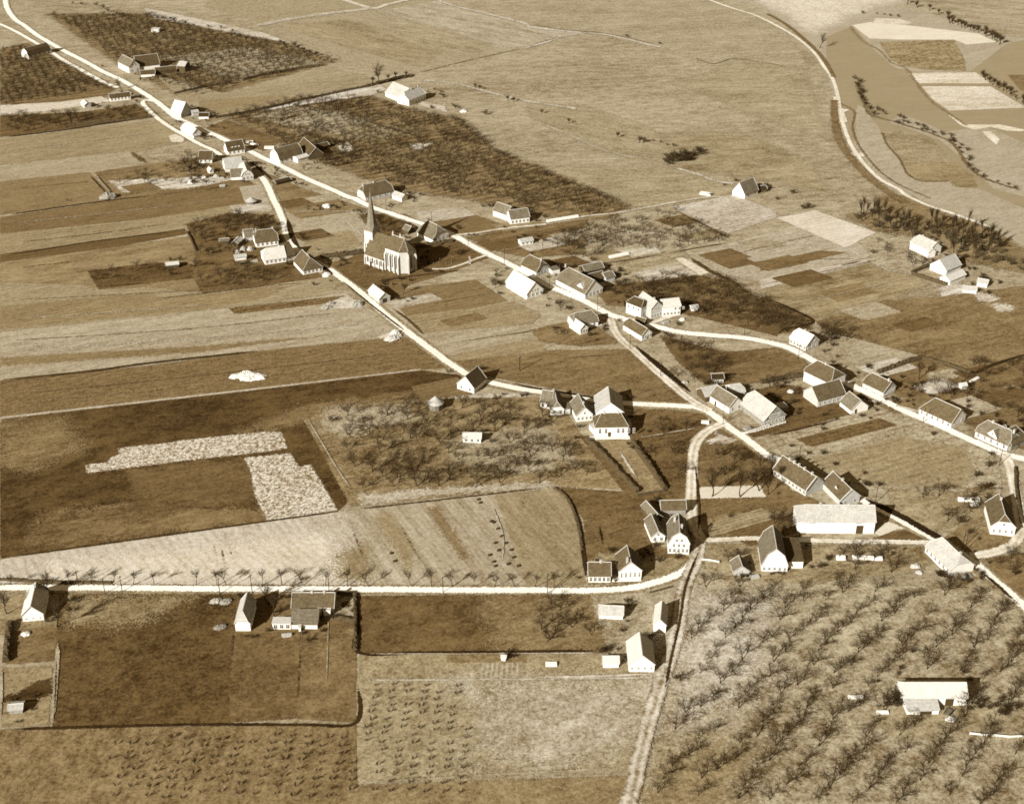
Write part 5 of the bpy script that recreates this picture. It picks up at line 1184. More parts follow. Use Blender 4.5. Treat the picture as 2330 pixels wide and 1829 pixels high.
def orchard(poly, step, ang, label, scale=1.0, keep=.93, jitter=.15, pad=1.5, step2=None):
    P = lattice(poly, step, ang, jitter, keep, pad=pad, step2=step2)
    P = [(k, p) for k, p in zip(LAST_IDX, P) if abs(screen_x(p)) < .372]
    rows = sorted(set(k[0] for k, p in P)); seen = {}
    for k, p in P:
        seen[k[0]] = seen.get(k[0], 0) + 1
        ORCH.append((p, scale * trng.uniform(.68, 1.28), '%s fruit tree from lower left, %s row up, %s' % (nth(seen[k[0]]), nth(rows.index(k[0]) + 1), label)))
orchard(line('V', 1484, 1225, 1600, 1232, 1940, 1250, 2070, 1235, 2185, 1320, 2185, 1712, 1364, 1712, 1410, 1570, 1446, 1370), 6.6, math.radians(52), 'orchard beside the cart track', .96, .92, .10, pad=3.0, step2=9.6)
orchard(line('V', 705, 885, 860, 865, 1010, 858, 1150, 868, 1210, 930, 1290, 1025, 1180, 1026, 770, 1058), 8.0, math.radians(38), 'orchard left of manor lawn', 1.12, .93, .22)
orchard(line('V', 1345, 890, 1480, 890, 1455, 960, 1450, 1040, 1420, 1045, 1360, 960), 9.5, math.radians(40), 'grass right of manor lawn', .9, .7, .25)
orchard(line('V', 1490, 1165, 1590, 1165, 1570, 1225, 1490, 1215), 8, .6, 'left of arched-gable farmhouse', .95, .85)
orchard(line('V', 1730, 1165, 1950, 1165, 1960, 1215, 1770, 1235), 8, .6, 'below the factory barn', .95, .8)
orchard(line('L', 1000, 1140, 1600, 1160, 1850, 1080, 1840, 1300, 1600, 1460, 1300, 1330), 8.5, .5, 'paddock inside the loop road', .95, .75, .25)
orchard(line('V', 1400, 715, 1500, 740, 1560, 800, 1480, 830, 1440, 770), 5.0, .5, 'garden right of fork lane', 1.0, .85, .25)
orchard(line('P', 1880, 450, 2200, 400, 2200, 800, 1990, 620), 7, .4, 'right edge beyond the road', .9, .85)
orchard(line('L', 1950, 60, 2200, 20, 2200, 640, 1750, 470, 1200, 340, 1180, 240), 6.5, .3, 'gardens right of right-hand road', .95, .62, .3)
orchard(line('V', 1165, 505, 1330, 465, 1430, 447, 1550, 512, 1440, 535, 1300, 530, 1260, 555, 1180, 545), 5.4, ROWS, 'orchard beyond the meadow path', .9, .75, .25)
orchard(line('V', 1270, 615, 1370, 602, 1480, 588, 1560, 602, 1650, 662, 1725, 700, 1640, 708, 1400, 652), 4.8, ROWS, 'orchard above two-storey white house', .95, .85, .2)
orchard(line('H', 0, 1015, 55, 1015, 420, 1190, 190, 1265, 100, 1310, 0, 1250), 6, ROWS, 'triangular orchard by the road', .85, .85, .2)
orchard(line('V', 485, 250, 620, 212, 770, 205, 830, 232, 980, 258, 1050, 322, 1150, 360, 1330, 442, 1270, 465, 1120, 452, 1000, 422, 850, 402, 645, 330), 5.8, ROWS, 'orchard behind the main road', .95, .86, .2)
orchard(line('V', 105, 35, 330, 35, 430, 65, 600, 96, 710, 130, 480, 192, 405, 208, 245, 130), 6.0, ROWS, 'far upper left orchard', .95, .9, .12)
orchard(line('V', 0, 112, 60, 100, 235, 190, 0, 230), 5.8, ROWS, 'left edge orchard', .95, .9, .12)
orchard(line('V', 0, 250, 180, 243, 290, 228, 318, 250, 0, 288), 5.5, ROWS, 'strip left of road fork', .95, .7, .3)
orchard(line('U', 40, 190, 600, 50, 1230, 90, 1380, 380, 800, 250, 400, 420, 150, 480), 4.8, ROWS, 'behind farm left of church', .95, .8, .3)
orchard(line('U', 180, 560, 680, 480, 700, 700, 1000, 800, 1600, 900, 1000, 1020, 260, 1110, 130, 880), 5.2, ROWS, 'below farm left of church', .85, .7, .3)
orchard(line('R', 540, 500, 800, 600, 760, 680, 560, 640), 5, .5, 'left of hipped farmhouse', .95, .9, .3)
orchard(line('R', 300, 880, 680, 800, 760, 900, 900, 1000, 400, 1020), 6, .5, 'below the hipped farmhouse', .9, .7, .3)
orchard(line('E', 700, 600, 1300, 560, 1400, 640, 1200, 690, 760, 720), 5, ROWS, 'scrub in the left fields', .7, .6, .3)
orchard(line('F', 750, 300, 1250, 420, 1150, 470, 950, 480, 900, 420), 4.6, .5, 'behind the church tower', .85, .75, .3)
orchard(line('V', 390, 345, 440, 335, 480, 375, 400, 395, 300, 395, 230, 390), 5.5, ROWS, 'left of round-gabled farmhouse', .8, .6, .3)
orchard(line('H', 900, 540, 1200, 560, 1240, 640, 950, 660), 6, .5, 'garden before the tree belt', .85, .6, .3)
orchard(line('H', 1050, 1040, 1600, 940, 1700, 1050, 1100, 1200), 9, .5, 'pasture below rambling farm', .8, .5, .3)
orchard(line('H', 480, 1200, 800, 1300, 700, 1420, 500, 1420, 490, 1300), 4.6, .5, 'behind the brick-gabled house', 1.0, .85, .3)
for xy, nm in [(('G', 560, 480, 940, 420, 1000, 560, 900, 620, 640, 640), 'plot behind half-hipped house'), (('G', 1000, 880, 1600, 820, 1700, 900, 1100, 980), 'garden behind thatched farmhouse'), (('G', 0, 760, 180, 800, 170, 960, 0, 900), 'left of white-roofed barn'),
        (('T', 1350, 340, 1900, 330, 2100, 450, 1500, 500), 'behind roadside farmhouse'), (('K', 1200, 80, 1560, 330, 1500, 330, 1150, 60), 'left of fork lane ditch'), (('L', -60, 300, 120, 260, 340, 330, 300, 560, 200, 560, 200, 420), 'yard of dark-roofed barn'),
        (('V', 1490, 955, 1650, 985, 1660, 1030, 1500, 1040), 'above the white yard'), (('V', 1600, 1110, 1690, 1100, 1690, 1140, 1500, 1140), 'left of factory barn'), (('O', 0, 900, 500, 880, 560, 1280, 100, 1300), 'paddock below straight road'), (('H', 1150, 640, 1400, 680, 1480, 760, 1250, 760), 'before the tree belt house'),
        (('B', 300, 1180, 560, 1180, 900, 1300, 600, 1400, 420, 1320), 'orchard by narrow barn'), (('A', 1500, 1290, 1620, 1280, 1620, 1400, 1500, 1390), 'left of cottages on back road')]:
    orchard(line(*xy), 5.6, .5, nm, .95, .72, .35)
ORCH.sort(key=lambda q: q[0][0] ** 2 + q[0][1] ** 2)
cam_half = IMG_W / 2 / FOCAL
vis = [q for q in ORCH if abs(q[0][0]) < (q[0][1] * CP + CAM_Z * SP) * cam_half * 1.02]
for p, s, lab in vis[:300]: plant('fruit_tree', FRUIT, p, s, lab, 'fruit tree', 'bare fruit trees standing in the orchards')
# the rest of the orchards reads as one mass of twigs
def merge(name, items, meshes, label, cat, mat):
    V = []; F = []; n = 0; cache = []
    for me in meshes:
        a = np.zeros(len(me.vertices) * 3); me.vertices.foreach_get('co', a); cache.append((a.reshape(-1, 3), [tuple(f.vertices) for f in me.polygons]))
    Vs = []; Fs = []
    for p, s in items:
        a, fs = trng.choice(cache); th = trng.uniform(0, 6.28); c, sn = math.cos(th), math.sin(th)
        q = np.stack([a[:, 0] * c - a[:, 1] * sn, a[:, 0] * sn + a[:, 1] * c, a[:, 2]], 1) * s + np.array((p[0], p[1], 0))
        Vs.append(q); Fs += [tuple(i + n for i in f) for f in fs]; n += len(q)
    me = bpy.data.meshes.new(name); me.from_pydata(np.concatenate(Vs).tolist(), [], Fs); me.materials.append(mat)
    o = link(name, me); tag(o, label, cat, None, 'stuff'); return o
def lean(seed):
    tm, cm = make_tree(seed, 1.9, .2, [(6, 1.55, .72, .75), (5, .6, .75, .25), (3, .75, .7, .15)], twig_r=.034)
    b = Build()
    for me in (tm, cm): b.add([v.co for v in me.vertices], [tuple(f.vertices) for f in me.polygons])
    me = bpy.data.meshes.new('far_fruit_tree'); me.from_pydata(b.v, [], b.f); return me
merge('far_orchards', [(p, s) for p, s, l in vis[300:]], [lean(200 + i) for i in range(3)], 'bare orchard trees far behind the village merging into a brown haze of twigs', 'orchard', m_twig())
# roadside row on the straight road
gname = 'young trees along the straight road'
for i, (t, x, y) in enumerate([('M', 85, 112), ('M', 412, 105), ('M', 580, 108), ('M', 750, 108), ('M', 925, 110), ('M', 1103, 112), ('M', 1270, 112), ('M', 1618, 112), ('M', 1795, 115), ('M', 1870, 116), ('M', 2160, 118),
        ('N', 152, 300), ('N', 322, 300), ('N', 507, 302), ('N', 692, 304), ('N', 870, 306), ('N', 1218, 308), ('N', 1385, 308), ('N', 1563, 308), ('N', 1730, 310), ('N', 1900, 310), ('N', 2070, 312), ('O', 65, 785), ('O', 230, 785)]):
    plant('roadside_tree', STREET, sheet(t, x, y), trng.uniform(1.0, 1.3), '%s slender bare tree from the left along the straight road' % nth(i + 1), 'roadside tree', gname)
for i, (t, x, y, s, lab) in enumerate([('K', 1705, 1195, 1.0, 'tall bare tree at the left end of the white yard patch'), ('K', 1938, 1200, 1.1, 'tall bare tree in the middle of the white yard patch'), ('K', 2095, 1150, 1.0, 'tall bare tree at the right end of the white yard patch'),
        ('B', 945, 700, 1.35, 'tall lone bare tree beside the meadow farm hedge'), ('M', 470, 455, 1.0, 'bare tree at the corner of the dark pasture near the left edge cottage'), ('M', 430, 200, .9, 'bare tree right of the left edge cottage by the road'), ('M', 60, 350, .8, 'bare tree left of the left edge cottage'),
        ('O', 1320, 450, .8, 'bare tree in front of the tall arched-gable house'), ('A', 1000, 740, .8, 'bare tree over the end of the far road between the two roads'), ('A', 590, 1020, .85, 'tallest bare tree of the dark strip left of the road fork'),
        ('F', 980, 440, .8, 'bare tree right of the church spire in the garden'), ('F', 1150, 980, .55, 'round bare thicket right of the low pale-roofed barn'), ('N', 20, 420, .9, 'bare tree left of the broad dark-roofed house'), ('N', 90, 560, .8, 'bare tree behind the white wing of the broad dark-roofed house'),
        ('D', 490, 400, 1.0, 'lone bare tree on the river dyke'), ('L', 1310, 230, .8, 'dark lone tree in the right-hand gardens'), ('L', 90, 1010, .8, 'bare tree left of the tenement row'), ('L', 60, 1180, .7, 'bare tree below the tenement row'), ('L', 170, 1060, .6, 'bare tree leaning over the tenement row wall')]):
    plant('bare_tree', TALL, sheet(t, x, y), s, lab, 'tree', None)
# tree belt below the dyke
for i, p in enumerate(sorted(lattice(line('H', 760, 330, 900, 300, 1250, 400, 1500, 430, 1900, 500, 1980, 620, 1850, 720, 1560, 680, 1500, 560, 1220, 520, 950, 470), 6.2, .4, .35, .95, pad=2), key=screen_x)):
    plant('poplar', POPLAR, p, trng.uniform(.75, 1.15), '%s slender bare poplar from the left in the belt below the dyke' % nth(i + 1), 'poplar', 'poplars of the tree belt below the dyke')
for i, p in enumerate(sorted(lattice(line('H', 1850, 640, 2250, 640, 2250, 800, 1950, 780), 14, .4, .35, .6), key=screen_x)): plant('poplar', POPLAR, p, trng.uniform(.5, .8), '%s low poplar from the left at the right end of the tree belt' % nth(i + 1), 'poplar', 'low poplars at the end of the tree belt')
# bushes and hedgerow shrubs
def bushes(t, xy, step, s, label, grp, wob=1.0, kind='bush', meshes=None, cat='bush'):
    C = resample(line(t, *xy), step)
    P = sorted([(c[0] + trng.gauss(0, wob), c[1] + trng.gauss(0, wob)) for c in C], key=screen_x)
    P = [p for p in P if abs(screen_x(p)) < .37]
    for i, p in enumerate(P): plant(kind, meshes or BUSH, p, s * trng.uniform(.75, 1.3), '%s from left: %s' % (nth(i + 1), label), cat, grp)
def dense(t, xy, s, n, label, grp):
    poly = line(t, *xy); Q = np.array(poly); lo, hi = Q.min(0), Q.max(0); k = 0; tries = 0; got = []
    while k < n and tries < 4000:
        tries += 1; p = (trng.uniform(lo[0], hi[0]), trng.uniform(lo[1], hi[1]))
        if inside(p, poly) and clear(p, .5): got.append(p); k += 1
    for i, p in enumerate(sorted(got, key=screen_x)): plant('bush', BUSH, p, s * trng.uniform(.7, 1.3), '%s from left: %s' % (nth(i + 1), label), 'bush', grp)
dense('C', [1125, 1320, 1180, 1290, 1430, 1255, 1460, 1310, 1300, 1350, 1150, 1375], 1.5, 26, 'bare bush in the dark thicket out on the meadow', 'bushes of the meadow thicket')
bushes('C', (1040, 1170, 1100, 1180, 1150, 1200, 1200, 1215), 7, .8, 'bush in the short row leading to the meadow thicket', 'bushes leading to the thicket', .5)
bushes('D', (790, 670, 830, 760, 880, 860, 920, 920, 1000, 940, 1100, 960, 1180, 1010, 1300, 1050, 1420, 1100, 1530, 1130, 1600, 1180), 3.6, 1.1, 'willow bush beside the river channel', 'willow bushes along the river channel', 2.0)
bushes('D', (1600, 1180, 1660, 1260, 1720, 1340, 1800, 1430, 1900, 1480, 2050, 1540, 2140, 1560), 5.5, .9, 'willow bush on the curved lower river bank', 'willow bushes on the lower river bank', 1.5)
bushes('D', (1560, 190, 1700, 240, 1850, 290, 1960, 350, 1980, 370), 4.5, 1.4, 'bare tree in the row beyond the sand flats', 'trees beyond the sand flats', 1.0, 'willow', WILLOW, 'willow')
bushes('D', (1830, 640, 1910, 700, 2000, 750, 2080, 800, 2176, 860), 4, 1.1, 'willow in the row along the right-hand sand flat', 'willows along the right-hand sand flat', .6, 'willow', WILLOW, 'willow')
bushes('D', (1220, 40, 1400, 90, 1520, 150), 9, 1.3, 'bare tree in the far row at the top right', 'trees in the far top right row', 1.5, 'willow', WILLOW, 'willow')
bushes('D', (840, 115, 950, 120, 1130, 145), 6, .9, 'bush in the dark line across the far sand', 'bushes across the far sand', .6)
bushes('A', (590, 40, 800, 60, 950, 120, 1200, 150, 1400, 165, 1600, 220, 1850, 240, 1950, 290), 9, 1.1, 'bush in the hedgerow behind the far upper left orchard', 'hedgerow bushes behind the far orchard', 1.2)
bushes('B', (110, 350, 250, 390, 330, 430, 440, 460), 6, 1.3, 'bush at the pointed end of the far orchard', 'bushes at the end of the far orchard', 1.0)
bushes('B', (500, 510, 560, 525), 4, 1.0, 'bush at the tip of the far pale field', 'bushes at the tip of the far field', .5)
for t, x, y, s, lab in [('B', 900, 690, 1.1, 'bush left of the lone tall tree at the meadow farm hedge'), ('B', 1030, 665, 1.0, 'first round pollard right of the lone tall tree'), ('B', 1087, 645, 1.0, 'second round pollard right of the lone tall tree'), ('B', 1177, 635, .9, 'third round pollard right of the lone tall tree'),
        ('B', 1750, 735, .9, 'pollard left along the meadow track'), ('B', 1778, 742, .8, 'smaller pollard of the pair along the meadow track'), ('B', 2015, 835, .9, 'pollard farther along the meadow track'), ('B', 2065, 845, .8, 'pollard at the gate of the meadow track'),
        ('C', 118, 940, .8, 'lone pollard on the meadow below the track'), ('C', 340, 1020, .8, 'lone pollard halfway to the meadow thicket'), ('C', 748, 1140, .9, 'thin pollard nearest the meadow path bend'), ('C', 922, 1180, 1.1, 'taller of two pollards before the thicket'), ('C', 958, 1185, .9, 'shorter of two pollards before the thicket')]:
    plant('pollard_willow', WILLOW, sheet(t, x, y), s, lab, 'willow', None)
for t, x, y, s, lab in [('B', 1830, 950, 1.5, 'round bush right of the meadow farm'), ('B', 1580, 900, 1.6, 'spreading bush beside the meadow farm garden'), ('C', 300, 1530, 1.3, 'flat dark bush at the corner of the big orchard'), ('H', 260, 155, 1.3, 'round bush right of the lone white gable house'),
        ('H', 390, 275, 1.6, 'long dark bush beyond the pale field'), ('H', 345, 280, 1.3, 'dark bush at the near end of the long bush'), ('H', 1970, 600, 2.0, 'dark round bush at the end of the tree belt'), ('H', 930, 645, 1.2, 'dark bush at the corner of the strip field hedge'),
        ('C', 1090, 370, 1.0, 'bush by the far curved track'), ('C', 820, 310, 1.0, 'bush pair by the far curved track'), ('P', 1640, 150, 1.6, 'bush in the paddock left of the loop house'), ('L', 1880, 960, 1.3, 'dark bush at the field corner by the loop road'), ('L', 1780, 1040, 1.3, 'dark bush beside the field corner bush'), ('L', 1900, 1120, 1.0, 'low bush above the loop house'),
        ('R', 400, 440, .8, 'dark round bush at the gable of the glaring white-roofed barn'), ('G', 130, 985, 1.0, 'dark round bush left of the glaring white-roofed barn'), ('R', 1350, 770, .7, 'small dark bush in the crossroads fork'), ('R', 1200, 400, 1.3, 'dark bush right of the long thatched farmhouse'), ('R', 1300, 440, 1.3, 'larger dark bush right of the long thatched farmhouse'),
        ('O', 1235, 545, .9, 'dark bush in front of the tall arched-gable house'), ('O', 1670, 215, .8, 'round bush in the garden right of the sandy lane'), ('F', 530, 490, .5, 'low bush in the plot left of the church'), ('F', 1640, 640, 1.2, 'dark yew bush right of the church'), ('F', 1610, 660, 1.0, 'smaller yew bush right of the church'),
        ('E', 560, 30, .6, 'small bush on the left field ditch'), ('J', 560, 470, 1.3, 'bush at the left end of the middle orchard'), ('J', 830, 470, 1.1, 'forked bush at the top of the middle orchard')]:
    plant('bush', BUSH, sheet(t, x, y), s, lab, 'bush', None)
dense('F', [350, 250, 650, 230, 700, 280, 450, 290, 340, 285], .6, 12, 'low bush in the rough strip left of the church', 'rough bushes left of the church')
dense('S', [1250, 230, 1480, 300, 1440, 320, 1240, 260], .6, 10, 'low bush between the right-hand cottages', 'bushes between the right-hand cottages')
dense('Q', [450, 450, 600, 440, 640, 640, 500, 660, 430, 560], 1.0, 7, 'bush at the left end of the lower right farm barn', 'bushes left of the lower right barn')
dense('Q', [1480, 500, 2050, 560, 2050, 700, 1700, 640, 1500, 580], .8, 14, 'rough bush right of the lower right farm barn', 'bushes right of the lower right barn')
dense('Y', [1250, 950, 1320, 900, 1440, 1100, 1500, 1180, 1400, 1150], .8, 8, 'bush under the loop road house wall', 'bushes under the white side wall')
dense('Y', [1550, 1170, 1780, 1080, 1880, 1210, 1600, 1220], .6, 9, 'garden bush before the loop road house', 'garden bushes at the foot of the loop road')
dense('T', [0, 380, 320, 400, 340, 620, 500, 620, 480, 680, 100, 660], .9, 16, 'garden bush left of the round-gabled farmhouse', 'garden bushes by the round-gabled farmhouse')
dense('O', [1960, 650, 2140, 655, 2130, 690, 1960, 680], .4, 8, 'front garden bush of the arched-gable farmhouse', 'front garden bushes')

# ---------------------------------------------------------------- hedges
def hedge(t, xy, w, h, label):
    C = resample(line(t, *xy), .9); T = np.gradient(C, axis=0); T /= np.linalg.norm(T, axis=1)[:, None] + 1e-9
    N = np.stack([-T[:, 1], T[:, 0]], 1); rng = np.random.default_rng(len(label) * 7 + len(C))
    prof = [(-.5, 0), (-.55, .45), (-.38, .9), (0, 1.05), (.38, .9), (.55, .45), (.5, 0)]; k = len(prof)
    V = []; F = []
    for i, c in enumerate(C):
        for u, z in prof:
            j = rng.normal(0, .14, 3) * (1 if z else .4)
            V.append((c[0] + N[i, 0] * (u * w + j[0] * w * .5), c[1] + N[i, 1] * (u * w + j[1] * w * .5), max(0, z * h * (1 + j[2]))))
    for i in range(len(C) - 1):
        for q in range(k - 1): F.append((i * k + q, i * k + q + 1, (i + 1) * k + q + 1, (i + 1) * k + q))
    F.append(tuple(range(k))); F.append(tuple(range((len(C) - 1) * k, len(C) * k))[::-1])
    o = mesh_obj('hedge', V, F, surface_mat('hedge_twigs', .06, .5, 2.5)); tag(o, label, 'hedge')
    b = Build()
    for i in range(len(C) * 4):
        c = C[rng.integers(len(C))]; n = N[rng.integers(len(N))]; u = rng.normal(0, .3) * w
        p = np.array((c[0] + n[0] * u, c[1] + n[1] * u, h * .8)); d = rand_dir(rng, (0, 0, 1), .5)
        b.tube([p, p + d * rng.uniform(.3, .8) * min(h, 1.2)], [.04, .015], 3)
    b.obj('twigs', m_twig(), o)
hedge('K', (670, 735, 800, 850, 950, 1010, 1090, 1165), 1.5, 1.7, 'dark clipped hedge along the left side of the manor lawn')
hedge('K', (1050, 760, 1150, 900, 1250, 1040, 1320, 1140), 1.8, 1.9, 'dark clipped hedge along the right side of the manor lawn')
hedge('K', (1090, 1190, 1200, 1170, 1325, 1150), .9, .8, 'low hedge closing the foot of the manor lawn')
hedge('F', (470, 678, 640, 662, 815, 640), 2.2, 2.2, 'thick dark hedge between the lane and the church tower')
hedge('W', (1190, 1090, 1500, 1040, 1860, 985), 1.8, 1.8, 'dark hedge between church and thatched farmhouse')
hedge('B', (-400, 980, 0, 905, 300, 835, 600, 770, 850, 720), 1.4, 1.4, 'thin hedge running up to the meadow farm')
hedge('B', (850, 720, 950, 695, 1100, 655, 1220, 635), 2.6, 1.8, 'thick hedge under the pollards at the meadow farm')
hedge('B', (-160, 660, 0, 625, 250, 580, 500, 545), 1.5, 1.4, 'hedge along the lower side of the far orchard tip')
hedge('A', (1440, 778, 1700, 720, 1900, 690), 1.4, 1.3, 'hedge from the far road towards the far orchard tip')
hedge('M', (85, 430, 65, 600, 50, 750), 2.2, 1.8, 'dark hedge below the left edge cottage garden')
hedge('A', (545, 1045, 800, 1020, 1050, 995, 1260, 968), 1.6, 1.4, 'hedge under the trees left of the road fork')
hedge('N', (755, 375, 758, 560, 757, 840), 1.2, 1.2, 'hedge right of the broad dark-roofed house down to the field corner')
hedge('N', (590, 575, 680, 590, 770, 600), 1.6, 1.5, 'short dark hedge below the sunlit garden bed')
hedge('N', (585, 362, 660, 372, 755, 380), 1.2, 1.2, 'short hedge between the garden bed and the straight road')
hedge('I', (0, 1520, 250, 1535, 500, 1545, 920, 1548), 1.0, .9, 'low roadside hedge opposite the left edge cottage')
hedge('O', (1010, 830, 1190, 780), .6, .5, 'low clipped border at the curve of the straight road')
hedge('H', (1250, 812, 1390, 860, 1540, 905), 1.8, 1.6, 'dark hedge below the rambling farm')
hedge('H', (1250, 806, 1340, 765, 1440, 735), 1.6, 1.5, 'dark hedge climbing to the rambling farm')
hedge('L', (970, 180, 1150, 115, 1330, 55), 2.0, 1.8, 'dark hedge behind the right-hand cottages')
hedge('L', (1340, 60, 1530, 110, 1740, 185), 1.6, 1.4, 'hedge between the right-hand gardens and pasture')
hedge('L', (0, 262, 160, 232, 340, 205), 1.8, 1.8, 'dark hedge left of the farmhouse with the glaring white side')
hedge('L', (2105, 960, 2115, 1150, 2160, 1420), 1.2, 1.1, 'roadside hedge on the right of the loop road')
hedge('U', (30, 290, 90, 400, 160, 560), .9, .9, 'garden hedge at the left side of the church-side farm')
hedge('V', (1178, 1038, 1206, 1060, 1228, 1110, 1238, 1170), 1.0, .8, 'low hedge around the rounded field corner')

# ---------------------------------------------------------------- poles
def pole(t, x, y, h, label):
    p = sheet(t, x, y); o = empty('telephone_pole', (p[0], p[1], 0)); tag(o, label, 'pole', 'wooden telephone poles along the roads')
    b = Build(); b.tube([(0, 0, -.3), (0, 0, h)], [.14, .10], 6); b.obj('pole', m_bark(), o)
    b = Build(); b.box(-.8, .8, -.06, .06, h - .6, h - .46); b.obj('crossarm', m_bark(), o)
    b = Build()
    for q in (-.7, -.35, .35, .7): b.box(q - .04, q + .04, -.04, .04, h - .457, h - .28)
    b.obj('insulators', m_frame(), o); o.rotation_euler = (0, 0, math.radians(40))
for t, x, y, h, lab in [('F', 1012, 288, 7, 'pole right of the spire tip beside the main road'), ('F', 1385, 402, 7.5, 'pole beside the main road above the thatched church farm'), ('F', 1688, 575, 7, 'pole right of the churchyard beside the main road'), ('F', 1985, 705, 7, 'pole beside the main road before the half-hipped house'),
        ('G', 172, 738, 7, 'pole on the main road left of the half-hipped house'), ('G', 490, 650, 8, 'pole in the plot behind the half-hipped house'), ('G', 545, 918, 7.5, 'pole between the white-roofed barn and the long thatched farmhouse'), ('G', 940, 1112, 8, 'pole above the hipped farmhouse at the crossroads'),
        ('G', 1208, 1432, 8, 'pole below the small house in the fork'), ('G', 298, 1612, 8, 'pole in the pasture above the back lane'), ('G', 2150, 1322, 7, 'pole on the right-hand road before the brick-gabled house'), ('H', 315, 1490, 6, 'pole in front of the brick-gabled house'),
        ('K', 120, 162, 8, 'pole beside the back lane left of the manor'), ('K', 1280, 205, 7, 'pole along the fork lane'), ('K', 1795, 605, 9, 'tall pole at the lane junction'), ('L', 1340, 592, 7.5, 'pole in front of the broad hipped farmhouse'), ('L', 1972, 940, 11, 'tall pole in front of the villa at the road corner'),
        ('L', 318, 908, 7, 'pole behind the tenement row'), ('L', 950, 1245, 7, 'pole behind the long factory barn'), ('P', 1685, 385, 7, 'pole on the grass inside the loop road'), ('N', 540, 348, 8.5, 'pole at the gable of the broad dark-roofed house'), ('N', 1480, 358, 7, 'pole midway along the straight road'),
        ('M', 1815, 188, 7, 'pole at the narrow two-tone roofed house'), ('M', 868, 188, 7, 'pole at the roadside of the dark pasture'), ('M', 1010, 170, 7, 'pole right of the pasture roadside pole'), ('M', 650, 125, 7, 'pole beside the straight road near the left edge cottage'), ('M', 2082, 178, 8, 'pole behind the narrow two-tone roofed house'), ('O', 165, 842, 9, 'tall pole before the four-windowed house'), ('Y', 1620, 905, 7, 'pole by the bend where the loop road joins')]:
    pole(t, x, y, h, lab)

# ---------------------------------------------------------------- heaps, stacks, frames and small things
def heap(name, t, x, y, rx, ry, h, a, label, cat, group=None, peak=.5, rz=.4):
    p = sheet(t, x, y); rng = np.random.default_rng(int(x * 7 + y)); V = []; F = []; k = 18
    lv = [(1.0, 0), (.93, .28), (.74, .62), (.45, .88), (.18, .99)]
    for r, z in lv:
        for i in range(k):
            th = 2 * math.pi * i / k; q = r * (1 + rng.normal(0, .13))
            u, v = rx * q * math.cos(th), ry * q * math.sin(th)
            V.append((u * math.cos(rz) - v * math.sin(rz), u * math.sin(rz) + v * math.cos(rz), max(0, z ** (1 + peak - .5) * h * (1 + rng.normal(0, .14)))))
    for j in range(len(lv) - 1):
        for i in range(k): F.append((j * k + i, j * k + (i + 1) % k, (j + 1) * k + (i + 1) % k, (j + 1) * k + i))
    F.append(tuple(range((len(lv) - 1) * k, len(lv) * k)))
    o = mesh_obj(name, V, F, surface_mat('heap_%d' % int(a * 100), a, .4, 1.2)); o.location = (p[0], p[1], 0); tag(o, label, cat, group); return o
for i, (dx, dy) in enumerate([(0, 0), (-32, 16), (34, 14), (75, 22), (-72, 26), (110, 34), (40, 44), (0, 40)]):
    heap('straw_heap', 'E', 2030 + dx, 1450 + dy, 3.2, 2.4, 1.0, .55, 'bright straw heap, %s of the white pile in the dark strip field' % ('topmost', 'upper left', 'upper right', 'second from right', 'leftmost', 'rightmost', 'lowest', 'middle')[i], 'heap', 'straw heaps piled in the strip field')
